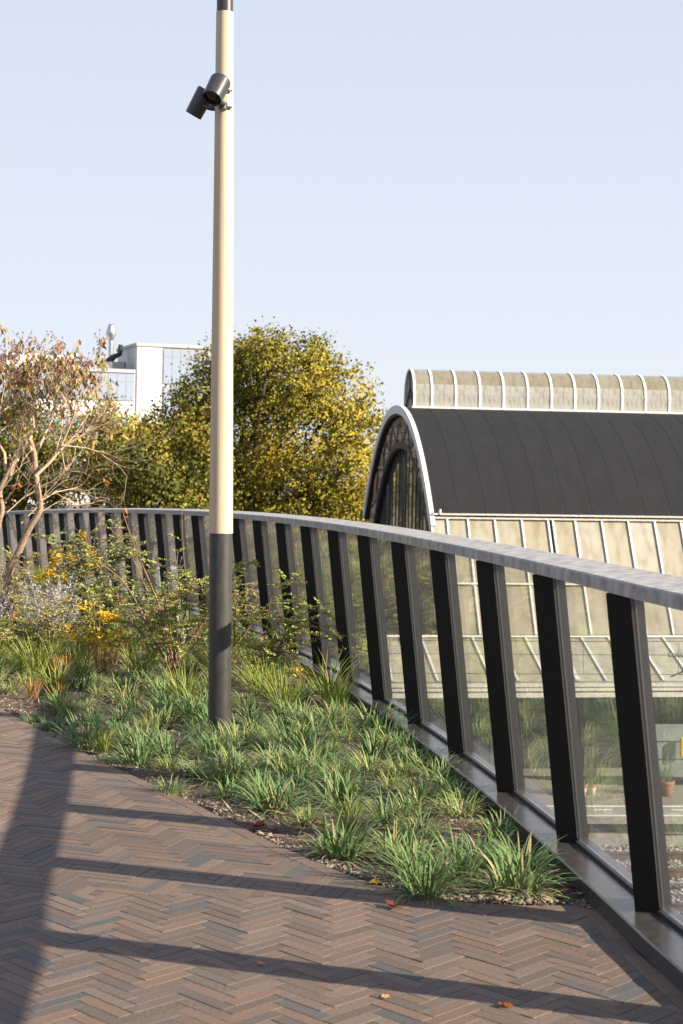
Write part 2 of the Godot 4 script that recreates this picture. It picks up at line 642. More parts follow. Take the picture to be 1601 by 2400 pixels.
func bridge() -> void:
	var g := Geo.new()
	var d := -3.0
	while d < 33.0:
		var e := d + 1.0
		var a := rail_at(d, 0.14, -0.10)
		var b := rail_at(e, 0.14, -0.10)
		var l := V(-14 if d > 12 else -7.2, d, -0.10 - drop(d))
		var m := V(-14 if e > 12.5 else -7.2, e, -0.10 - drop(e))
		var dn := Vector3(0, -0.75, 0)
		g.face([l, a, b, m])
		g.face([m + dn, b + dn, a + dn, l + dn])
		g.face([a + dn, b + dn, b, a])
		g.face([m + dn, l + dn, l, m])
		d = e
	tag(inst(g.mesh(), "bridge_deck", M.deck), "", "", "", "structure")


# ---------------------------------------------------------------- brick path
func brick_path() -> void:
	var root := Node3D.new()
	root.name = "path"
	add_child(root)
	tag(root, "", "", "", "structure")
	inst(bands(path_poly, -3.0, 20.0, 1.0, -0.0018).mesh(), "joint_sand", M.sand, root)
	var L := 0.21
	var W := 0.0525
	var gap := 0.0026
	var shapes := []
	for k in 5:
		var g := Geo.new()
		g.bevel_box(Vector3(-L / 2 + gap / 2, -0.06, -W / 2 + gap / 2), Vector3(L / 2 - gap / 2, 0, W / 2 - gap / 2), 0.0011)
		for q in g.v.size():
			var w := g.v[q]
			w.y += 0.0006 * sin(w.x * (22 + 7 * k) + k * 2.1) + 0.0003 * cos(w.z * 90 + k)
			w.z += 0.0011 * sin(w.x * 31 + k * 1.7)
			g.v[q] = w
		shapes.append(g.mesh())
	# inner field, inside the border course
	var border := 0.068
	var inner_sets := Geometry2D.offset_polygon(path_poly, -border)
	var inner: PackedVector2Array = inner_sets[0]
	for s in inner_sets:
		if s.size() > inner.size(): inner = s
	var far_zone := PackedVector2Array([Vector2(-12, 5.85), Vector2(2, 5.85), Vector2(2, 21), Vector2(-12, 21)])
	var near_zone := PackedVector2Array([Vector2(-12, -4), Vector2(2, -4), Vector2(2, 5.848), Vector2(-12, 5.848)])
	var all := []      # {c, poly or null, ang, d}
	for zone in 2:
		var zp: PackedVector2Array = Geometry2D.intersect_polygons(inner, near_zone if zone == 0 else far_zone)[0]
		var ang := deg_to_rad(45.5) if zone == 0 else deg_to_rad(70.0)
		var ux := Vector2(cos(ang), sin(ang))
		var uy := Vector2(-sin(ang), cos(ang))
		var o := Vector2(-0.3, 5.0)
		for r0 in range(-260, 260):
			for k0 in range(-70, 70):
				# running herringbone of 4:1 bricks on a grid of W
				for turn in 2:
					var cell: Vector2
					if turn == 0:
						cell = Vector2(r0 + k0 * 8 + 2.0, r0 + 0.5)
					else:
						cell = Vector2(r0 + 0.5, r0 + 3.0 + k0 * 8)
					var c: Vector2 = o + ux * cell.x * W + uy * cell.y * W
					if c.y < -3 or c.y > 13.5 or c.x < -4.6 or c.x > 1.6: continue
					var dir := ux if turn == 0 else uy
					var nor := uy if turn == 0 else ux
					var hl := (L - gap) / 2
					var hw := (W - gap) / 2
					var q := PackedVector2Array([c - dir * hl - nor * hw, c + dir * hl - nor * hw, c + dir * hl + nor * hw, c - dir * hl + nor * hw])
					var ins := 0
					for e in q:
						if Geometry2D.is_point_in_polygon(e, zp): ins += 1
					if ins == 4:
						all.append({"c": c, "poly": null, "a": dir.angle(), "d": c.y})
					elif ins > 0 or Geometry2D.is_point_in_polygon(c, zp):
						for cut in Geometry2D.intersect_polygons(q, zp):
							var area := 0.0
							for e in cut.size(): area += cut[e].cross(cut[(e + 1) % cut.size()])
							if absf(area) / 2 > 0.0007:
								all.append({"c": c, "poly": cut, "a": 0.0, "d": c.y})
	# border course: stretchers laid along the edge
	var line := PackedVector2Array()
	for k in range(path_poly.size() - 1, 1, -1): line.append(path_poly[k])     # from behind the eye to the far end
	var total := 0.0
	var at := 0
	var acc := 0.0
	var prev := line[0]
	var pts := PackedVector2Array([prev])
	for k in range(1, line.size()):
		var seg := line[k] - line[k - 1]
		var n := maxi(1, int(round(seg.length() / 0.205)))
		for j in n:
			pts.append(line[k - 1] + seg * (j + 1) / n)
	for k in pts.size() - 1:
		var a := pts[k]
		var b := pts[k + 1]
		if a.y > 13.5: break
		var t := (b - a).normalized()
		var nin := Vector2(-t.y, t.x)
		if not Geometry2D.is_point_in_polygon((a + b) / 2 + nin * 0.03, path_poly): nin = -nin
		all.append({"c": (a + b) / 2, "poly": PackedVector2Array([a + t * 0.002, b - t * 0.002, b - t * 0.002 + nin * (border - 0.004), a + t * 0.002 + nin * (border - 0.004)]), "a": 0.0, "d": (a.y + b.y) / 2, "edge": true})
	# the ones in view, nearest first, become parts
	var seen := []
	var rest := []
	for b in all:
		var c: Vector2 = b.c
		var lx: float = c.x / maxf(c.y, 0.1)
		var ly: float = (1.6 + drop(c.y)) / maxf(c.y, 0.1)
		if c.y > 4.4 and absf(lx) < 0.225 and ly < 0.365: seen.append(b)
		else: rest.append(b)
	seen.sort_custom(func(a, b): return a.d < b.d)
	while seen.size() > 296:
		rest.append(seen.pop_back())
	var joined := Geo.new()
	for pass_n in 2:
		for b in (seen if pass_n == 0 else rest):
			var tone: int = rng.randi_range(0, 7)
			if rng.randf() < 0.06: tone = rng.randi_range(8, 9)
			if b.has("edge"): tone = [0, 1, 3, 3, 4, 6][rng.randi_range(0, 5)]
			var y := -drop(b.d) + rng.randfn(0, 0.0006)
			var tilt := Vector3(rng.randfn(0, 0.004), 0, rng.randfn(0, 0.0022))
			if pass_n == 0:
				if b.poly == null:
					var o := inst(shapes[rng.randi_range(0, 4)], "brick", M.bricks[tone], root, V(b.c.x, b.c.y, y))
					o.rotation = Vector3(tilt.x, b.a, tilt.z)
				else:
					var g := Geo.new()
					g.prism(b.poly, y - 0.06, y, 0.0011)
					inst(g.mesh(), "brick", M.bricks[tone], root)
			else:
				joined.col = M.tones[tone]
				var poly = b.poly
				if poly == null:
					var dir := Vector2.from_angle(b.a)
					var nor := dir.orthogonal()
					poly = PackedVector2Array([b.c - dir * 0.103 - nor * 0.0244, b.c + dir * 0.103 - nor * 0.0244, b.c + dir * 0.103 + nor * 0.0244, b.c - dir * 0.103 + nor * 0.0244])
				joined.prism(poly, y - 0.03, y, 0.0)
	tag(inst(joined.mesh(), "bricks", M.bricks_all, root), "", "", "", "stuff")


# ---------------------------------------------------------------- soil
func bed() -> void:
	var g := Geo.new()
	for zone in [[5.6, 12.0, 0.06, -3.4, 1.3], [12.0, 33.0, 0.24, -15.0, 0.6]]:
		var s: float = zone[2]
		var d: float = zone[0]
		while d < zone[1] - 0.001:
			var x: float = zone[3]
			while x < zone[4]:
				var near := false
				for q in [[0, 0], [s, 0], [0, s], [s, s]]:
					if in_bed(x + q[0], d + q[1]): near = true
				if near:
					var w := []
					for q in [[0, 0], [s, 0], [s, s], [0, s]]:
						var px: float = x + q[0]
						var pd: float = d + q[1]
						w.append(V(px, pd, soil(px, pd) if in_bed(px, pd) else -0.03 - drop(pd)))
					g.face(w)
				x += s
			d += s
	tag(inst(g.mesh(), "planting_soil", M.soil), "", "", "", "structure")
	# pebbles and bark scraps on the soil
	var peb := Geo.new()
	peb.ball(Vector3.ZERO, 1.0, 5)
	var mm := MultiMesh.new()
	mm.transform_format = MultiMesh.TRANSFORM_3D
	mm.use_colors = true
	mm.mesh = peb.mesh()
	var tr := []
	var cs := []
	var tries := 0
	while tr.size() < 16000 and tries < 120000:
		tries += 1
		var d := 5.75 + 9.0 * pow(rng.randf(), 1.4)
		var x := rng.randf_range(-4.2, 1.05)
		if not in_bed(x, d): continue
		var near_edge := not in_bed(x - 0.07, d - 0.1)
		if not near_edge and rng.randf() < 0.62: continue
		var r := 0.003 + 0.0065 * pow(rng.randf(), 3.0)
		var b := Basis.from_euler(Vector3(rng.randf() * 0.5, rng.randf() * TAU, 0)).scaled(Vector3(r * rng.randf_range(0.8, 1.7), r * 0.6, r))
		tr.append(Transform3D(b, V(x, d, soil(x, d) + r * 0.2)))
		var v := rng.randf_range(0.09, 0.30)
		cs.append(Color(v * 1.12, v * 0.9, v * 0.66) if rng.randf() < (0.9 if near_edge else 0.6) else Color(v * 0.6, v * 0.42, v * 0.28))
	mm.instance_count = tr.size()
	for k in tr.size():
		mm.set_instance_transform(k, tr[k])
		mm.set_instance_color(k, cs[k])
	var o := MultiMeshInstance3D.new()
	o.name = "soil_pebbles"
	o.multimesh = mm
	o.material_override = M.pebble
	add_child(o)
	tag(o, "small pale pebbles and bark crumbs scattered over the brown bed soil", "pebbles", "", "stuff")


func thatch() -> void:
	rng.seed = 61
	var g := Geo.new()
	g.leaf(Vector3.ZERO, Vector3(1, 0.05, 0).normalized(), Vector3(0, 0.1, 1).normalized(), 1.0, 0.075)
	var mm := MultiMesh.new()
	mm.transform_format = MultiMesh.TRANSFORM_3D
	mm.use_colors = true
	mm.mesh = g.mesh()
	var tr := []
	while tr.size() < 6500:
		var d := 5.8 + 10.0 * pow(rng.randf(), 1.2)
		var x := rng.randf_range(-4.0, 1.0)
		if not in_bed(x, d) or not in_bed(x - 0.05, d - 0.05): continue
		var s := rng.randf_range(0.03, 0.13)
		tr.append(Transform3D(Basis.from_euler(Vector3(rng.randfn(0, 0.3), rng.randf() * TAU, rng.randfn(0.1, 0.2))).scaled(Vector3(s, s, s)), V(x, d, soil(x, d) + 0.008)))
	mm.instance_count = tr.size()
	for k in tr.size():
		mm.set_instance_transform(k, tr[k])
		mm.set_instance_color(k, [Color(0.34, 0.26, 0.15), Color(0.26, 0.18, 0.10), Color(0.20, 0.12, 0.07), Color(0.40, 0.33, 0.20)][rng.randi_range(0, 3)])
	var o := MultiMeshInstance3D.new()
	o.name = "dead_leaves"
	o.multimesh = mm
	o.material_override = M.leaf
	add_child(o)
	tag(o, "dead straw and shed leaf blades strewn over the bed soil", "leaf litter", "", "stuff")


# ---------------------------------------------------------------- guard rail
func guard_rail() -> void:
	var root := thing("guard_rail", Vector3.ZERO, "long curved parapet of dark slanting posts, glass panes and grey handrail", "railing")
	var n: int = stations.size()
	var c1 := []
	for k in n:
		var d: float = stations[k]
		var T := tangent(d)
		var N := outward(d)
		var A := N * 0.83 - T * 0.555
		var B := N * 0.555 + T * 0.83
		var q := [Vector2.ZERO, A * 0.093, A * 0.093 + B * 0.15, B * 0.15]
		var b := []
		var t := []
		var f := rail(d)
		for e in q:
			b.append(V(f.x + e.x, d + e.y, 0.072 - drop(d)))
			var h: Vector2 = f + e - N * 0.128
			t.append(V(h.x, h.y, 1.203 - drop(d)))
		var g := Geo.new()
		g.hexa(b, t)
		inst(g.mesh(), "post", M.black, root)
		c1.append([b[1], t[1]])
		# glazing bead and its gasket beside the dark face
		g = Geo.new()
		var sh := Vector3(A.x, 0, -A.y) * 0.011
		var bk := Vector3(-B.x, 0, B.y) * 0.012
		g.hexa([b[1] + bk * 0.2, b[1] + sh + bk * 0.2, b[1] + sh - bk * 1.5, b[1] - bk * 1.5], [t[1] + bk * 0.2, t[1] + sh + bk * 0.2, t[1] + sh - bk * 1.5, t[1] - bk * 1.5])
		inst(g.mesh(), "glazing_bead", M.bead, root)
	for k in n - 1:
		var a: Vector3 = c1[k][0]
		var b: Vector3 = c1[k + 1][0]
		var ta: Vector3 = c1[k][1]
		var tb: Vector3 = c1[k + 1][1]
		var t := (b - a).normalized()
		var w := Vector3(-t.z, 0, t.x) * 0.006
		var i0 := t * 0.012
		var lift := Vector3(0, 0.025, 0)
		var g := Geo.new()
		var j0 := t * 0.004
		g.hexa([a + i0 + w + lift, b - j0 + w + lift, b - j0 - w + lift, a + i0 - w + lift], [ta + i0 + w, tb - j0 + w, tb - j0 - w, ta + i0 - w])
		inst(g.mesh(), "glass_pane", M.glass, root)
		# channel that holds the foot of the pane
		g = Geo.new()
		var u := Vector3(0, 0.016, 0)
		g.hexa([a + i0 + w * 2.2, b - j0 + w * 2.2, b - j0 - w * 2.2, a + i0 - w * 2.2], [a + i0 + w * 2.2 + u, b - j0 + w * 2.2 + u, b - j0 - w * 2.2 + u, a + i0 - w * 2.2 + u])
		inst(g.mesh(), "glazing_channel", M.rubber, root)
	# sill plates, two bays long
	var k0 := 0
	while k0 < n - 2:
		var g := Geo.new()
		var da: float = stations[k0] - 0.33
		var db: float = stations[k0 + 2] - 0.33
		sweep(g, da + 0.002, db - 0.002, 6, [Vector2(-0.066, -0.09), Vector2(0.145, -0.09), Vector2(0.145, 0.074), Vector2(0.141, 0.078), Vector2(-0.06, 0.068), Vector2(-0.066, 0.062)])
		inst(g.mesh(), "sill", M.sill, root)
		k0 += 2
	# handrail lengths
	var joints := [-2.6, 2.35, 7.95, 13.5, 18.9, 24.1, 29.3, 32.5]
	for k in joints.size() - 1:
		var g := Geo.new()
		sweep(g, joints[k] + 0.0015, joints[k + 1] - 0.0015, 16, [Vector2(-0.118, 1.206), Vector2(0.088, 1.224), Vector2(0.088, 1.270), Vector2(0.084, 1.274), Vector2(-0.112, 1.257), Vector2(-0.118, 1.250)])
		inst(g.mesh(), "handrail", M.handrail, root)


func sweep(g: Geo, d0: float, d1: float, steps: int, prof: Array) -> void:   # profile of (offset outwards, height), run along the rail
	var m := prof.size()
	var prev := []
	for k in steps + 1:
		var d := lerpf(d0, d1, float(k) / steps)
		var ring := []
		for q in prof: ring.append(rail_at(d, q.x, q.y))
		if k == 0:
			g.face(ring)
		else:
			for j in m:
				var e := (j + 1) % m
				g.face([prev[e], prev[j], ring[j], ring[e]])
		if k == steps:
			var back := ring.duplicate()
			back.reverse()
			g.face(back)
		prev = ring


# ---------------------------------------------------------------- station hall
const ST_TURN := 8.5
func S(a: float, v: float, y: float) -> Vector3:      # a along the hall, v across it away from the eye
	var c := cos(deg_to_rad(ST_TURN))
	var s := sin(deg_to_rad(ST_TURN))
	return V(2.476 + a * c - v * s, 42.6 + a * s + v * c, y)

func vault(v: float) -> float:
	return 0.571 + 3.22 * (1.0 - pow(absf((v - 5.6) / 5.6), 2.2))

func sbar(g: Geo, p: Vector3, q: Vector3, w: float, h: float, out: Vector3) -> void:     # square bar from p to q, h proud along out
	var t := (q - p).normalized()
	var s := t.cross(out).normalized() * w / 2
	var o := out.normalized() * h
	g.hexa([p - s, p + s, q + s, q - s], [p - s + o, p + s + o, q + s + o, q - s + o])

func arc_slab(g: Geo, a0: float, a1: float, vs: Array, lift: float, thick: float) -> void:
	for k in vs.size() - 1:
		var p := [S(a0, vs[k].x, vs[k].y), S(a1, vs[k].x, vs[k].y), S(a1, vs[k + 1].x, vs[k + 1].y), S(a0, vs[k + 1].x, vs[k + 1].y)]
		var nn := ((p[1] - p[0]) as Vector3).cross(p[3] - p[0]).normalized()
		var b := []
		var t := []
		for e in p:
			b.append(e + nn * (lift - thick))
			t.append(e + nn * lift)
		g.hexa(b, t)

func station() -> void:
	var root := thing("station_hall", Vector3.ZERO, "barrel vaulted station hall with dark roof, ridge lantern and yellowed glazing", "building")
	var LEN := 13.1
	var bay := 0.77
	var ribs_g := [-0.02, 0.43, 1.01, 1.77, 2.54, 3.29, 3.43, 4.07, 4.84, 5.61, 6.38, 7.15, 7.92, 8.69, 9.46, 10.23, 11.0, 11.77, 12.54, LEN]
	# dark roof in lapped sheets, one per bay
	var prof := []
	for k in 13:
		var v := 4.87 * k / 12.0
		prof.append(Vector2(v, vault(v)))
	var a := 0.0
	var k0 := 0
	while a < LEN - 0.1:
		var g := Geo.new()
		arc_slab(g, a, minf(a + bay, LEN), prof, 0.02, 0.06)
		inst(g.mesh(), "roof_sheet", M.felt if k0 % 3 else M.felt_b, root)
		g = Geo.new()
		arc_slab(g, a + 0.02, a + 0.05, prof, 0.0255, 0.02)
		inst(g.mesh(), "roof_seam", M.felt, root)
		a += bay
		k0 += 1
	# far side of the vault, one skin
	var back := []
	for k in 13:
		var v := 6.33 + 4.87 * k / 12.0
		back.append(Vector2(v, vault(v)))
	var gb := Geo.new()
	arc_slab(gb, 0.0, LEN, back, 0.02, 0.1)
	inst(gb.mesh(), "rear_roof", M.felt, root)
	# white end arch
	for pair in [[0.0, 0.20, -0.05, -0.13], [0.205, 0.26, 0.0, -0.03]]:
		var g := Geo.new()
		var pts := []
		for k in 49:
			var v := -0.22 + 11.64 * k / 48.0
			pts.append(Vector2(v, vault(v)))
		for k in 48:
			var p0: Vector2 = pts[k]
			var p1: Vector2 = pts[k + 1]
			var n0 := nrm(p0.x)
			var n1 := nrm(p1.x)
			var b := [p0 - n0 * pair[1], p1 - n1 * pair[1], p1 + n1 * (0.06 - pair[0]), p0 + n0 * (0.06 - pair[0])]
			var f := []
			var q := []
			for e in b:
				f.append(S(pair[2], e.x, e.y))
				q.append(S(pair[3] + 0.2, e.x, e.y))
			g.hexa(q, f)
		inst(g.mesh(), "end_arch", M.white if pair[0] == 0.0 else M.dark_frame, root)
	end_wall(root)
	# gutter rail along the springing of the glazing
	var g2 := Geo.new()
	sbar(g2, S(0.02, -0.06, 0.60), S(LEN, -0.06, 0.60), 0.09, 0.05, Vector3.UP)
	sbar(g2, S(0.02, -0.10, 0.50), S(LEN, -0.10, 0.50), 0.05, 0.05, Vector3.UP)
	inst(g2.mesh(), "gutter", M.white_worn, root)
	g2 = Geo.new()
	g2.tube([S(0.22, -0.1, 0.62), S(0.22, -0.1, 0.76)], [0.035, 0.035], 8)
	inst(g2.mesh(), "gutter_post", M.white, root)
	# upper slope of glazing, lower slope, and their ribs
	var up0 := Vector2(-0.05, 0.50)
	var up1 := Vector2(-1.75, -2.54)
	var lo0 := Vector2(-1.80, -2.60)
	var lo1 := Vector2(-4.0, -3.47)
	var mid := Vector2(-1.02, -1.24)
	var facing := S(0, -1, 0.56) - S(0, 0, 0)
	for k in ribs_g.size() - 1:
		var a0: float = ribs_g[k] + 0.03
		var a1: float = ribs_g[k + 1] - 0.03
		if a1 - a0 < 0.1:
			var gj := Geo.new()
			arc_slab(gj, a0 - 0.03, a1 + 0.03, [up1, up0], -0.05, 0.04)
			inst(gj.mesh(), "expansion_joint", M.dark_frame, root)
			continue
		for part in [[mid, up0], [up1, mid]]:
			var g := Geo.new()
			arc_slab(g, a0, a1, [part[0], part[1]], 0.0, 0.03)
			inst(g.mesh(), "glazing_sheet", M.sheets[rng.randi_range(0, 3)], root)
	for x in ribs_g:
		var g := Geo.new()
		sbar(g, S(x, up1.x, up1.y), S(x, up0.x, up0.y), 0.05, 0.045, facing)
		inst(g.mesh(), "glazing_rib", M.white, root)
	var ribs_l := [-1.75, -1.2, -0.6, 0.11, 0.78, 1.46, 2.22, 3.0, 3.06, 3.77, 4.52, 5.29, 6.05, 6.82, 7.59, 8.36, 9.13, 9.9, 10.67, 11.44, 12.2, LEN]
	for k in ribs_l.size() - 1:
		var a0: float = ribs_l[k] + 0.03
		var a1: float = ribs_l[k + 1] - 0.03
		if a1 - a0 < 0.1: continue
		var g := Geo.new()
		arc_slab(g, a0, a1, [lo1, lo0], 0.0, 0.03)
		inst(g.mesh(), "canopy_sheet", M.sheets[rng.randi_range(0, 3)], root)
	for x in ribs_l:
		var g := Geo.new()
		sbar(g, S(x, lo1.x, lo1.y), S(x + (0.12 if x < -1 else 0.0), lo0.x, lo0.y), 0.05, 0.045, Vector3(0, 1, 0.4))
		inst(g.mesh(), "canopy_rib", M.white, root)
	for q in [[mid.x - 0.03, mid.y, 0.2, LEN, 0.04], [lo0.x - 0.02, lo0.y + 0.02, -1.8, LEN, 0.05]]:
		var g := Geo.new()
		sbar(g, S(q[2], q[0], q[1]), S(q[3], q[0], q[1]), q[4], 0.06, facing)
		inst(g.mesh(), "purlin", M.white, root)
	# edge beam of the canopy: three white channels
	for q in [[-3.57, 0.085], [-3.68, 0.075], [-3.82, 0.115]]:
		var g := Geo.new()
		var y: float = q[0]
		g.hexa([S(-1.92, -4.05, y - q[1] / 2), S(LEN, -4.05, y - q[1] / 2), S(LEN, -3.8, y - q[1] / 2), S(-1.92, -3.8, y - q[1] / 2)], [S(-1.92, -4.05, y + q[1] / 2), S(LEN, -4.05, y + q[1] / 2), S(LEN, -3.8, y + q[1] / 2), S(-1.92, -3.8, y + q[1] / 2)])
		inst(g.mesh(), "edge_beam", M.white_worn, root)
	var gf := Geo.new()
	gf.hexa([S(-1.85, -3.98, -3.9), S(LEN, -3.98, -3.9), S(LEN, -3.9, -3.9), S(-1.85, -3.9, -3.9)], [S(-1.85, -3.98, -3.5), S(LEN, -3.98, -3.5), S(LEN, -3.9, -3.5), S(-1.85, -3.9, -3.5)])
	inst(gf.mesh(), "edge_board", M.grey_trim, root)
	# dim hall under the canopy, its shade painted as a near-black block
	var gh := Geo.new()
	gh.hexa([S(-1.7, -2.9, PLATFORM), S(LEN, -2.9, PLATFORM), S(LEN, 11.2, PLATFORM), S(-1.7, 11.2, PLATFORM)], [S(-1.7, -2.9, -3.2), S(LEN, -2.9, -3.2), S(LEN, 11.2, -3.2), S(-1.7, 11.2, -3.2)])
	inst(gh.mesh(), "gloom_block", M.gloom, root)
	for x in [-1.5, 1.0, 3.5, 6.0, 8.5, 11.0]:
		var g := Geo.new()
		g.tube([S(x, -3.2, PLATFORM), S(x, -3.2, -3.4)], [0.06, 0.06], 8)
		inst(g.mesh(), "column", M.dark_frame, root)
	# ridge lantern
	var base := vault(4.85)
	var lp := []
	lp.append(Vector2(4.85, base))
	lp.append(Vector2(4.85, base + 0.42))
	for k in 9:
		var th := PI * (1.0 - k / 8.0)
		lp.append(Vector2(5.6 + 0.75 * cos(th), base + 0.44 + 0.79 * sin(th)))
	lp.append(Vector2(6.35, base + 0.42))
	lp.append(Vector2(6.35, base))
	var ribs_t := [0.42, 0.97, 1.72, 2.48, 3.23, 4.0, 4.76, 5.51, 6.27, 7.04, 7.8, 8.58, 9.35, 10.12, 10.9, 11.66, 12.43, 13.1]
	for k in ribs_t.size() - 1:
		var g := Geo.new()
		arc_slab(g, ribs_t[k] + 0.02, ribs_t[k + 1] - 0.02, lp.slice(2), 0.0, 0.02)
		inst(g.mesh(), "lantern_sheet", M.lantern[rng.randi_range(0, 2)], root)
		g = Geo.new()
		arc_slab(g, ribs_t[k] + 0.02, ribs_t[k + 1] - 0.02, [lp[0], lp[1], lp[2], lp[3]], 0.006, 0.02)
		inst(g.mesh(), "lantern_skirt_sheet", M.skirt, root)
	for x in ribs_t:
		var g := Geo.new()
		arc_slab(g, x - 0.035, x + 0.035, lp, 0.03, 0.05)
		inst(g.mesh(), "lantern_rib", M.white, root)
	var gl := Geo.new()
	gl.hexa([S(0.33, 4.68, base - 0.06), S(LEN, 4.68, base - 0.06), S(LEN, 6.5, base - 0.06), S(0.33, 6.5, base - 0.06)], [S(0.33, 4.68, base + 0.05), S(LEN, 4.68, base + 0.05), S(LEN, 6.5, base + 0.05), S(0.33, 6.5, base + 0.05)])
	inst(gl.mesh(), "lantern_base", M.white, root)
	var cap := Geo.new()
	for k in range(1, lp.size() - 2):
		cap.face([S(0.44, lp[k].x, lp[k].y), S(0.44, lp[k + 1].x, lp[k + 1].y), S(0.44, 5.6, base + 0.3)])
		cap.face([S(0.47, lp[k + 1].x, lp[k + 1].y), S(0.47, lp[k].x, lp[k].y), S(0.47, 5.6, base + 0.3)])
	cap.hexa([S(0.44, 4.86, base), S(0.47, 4.86, base), S(0.47, 6.34, base), S(0.44, 6.34, base)], [S(0.44, 4.86, base + 0.42), S(0.47, 4.86, base + 0.42), S(0.47, 6.34, base + 0.42), S(0.44, 6.34, base + 0.42)])
	inst(cap.mesh(), "lantern_end", M.lantern[0], root)
	var br := Geo.new()
	sbar(br, S(0.43, 5.0, base + 0.1), S(0.43, 5.6, base + 0.62), 0.04, 0.03, S(-1, 0, 0) - S(0, 0, 0))
	sbar(br, S(0.43, 6.2, base + 0.1), S(0.43, 5.6, base + 0.62), 0.04, 0.03, S(-1, 0, 0) - S(0, 0, 0))
	sbar(br, S(0.43, 5.6, base + 0.62), S(0.43, 5.6, base + 1.2), 0.04, 0.03, S(-1, 0, 0) - S(0, 0, 0))
	inst(br.mesh(), "lantern_brace", M.dark_frame, root)


func nrm(v: float) -> Vector2:        # outward normal of the vault's profile
	var e := 0.02
	var t := Vector2(2 * e, vault(v + e) - vault(v - e)).normalized()
	return Vector2(-t.y, t.x)

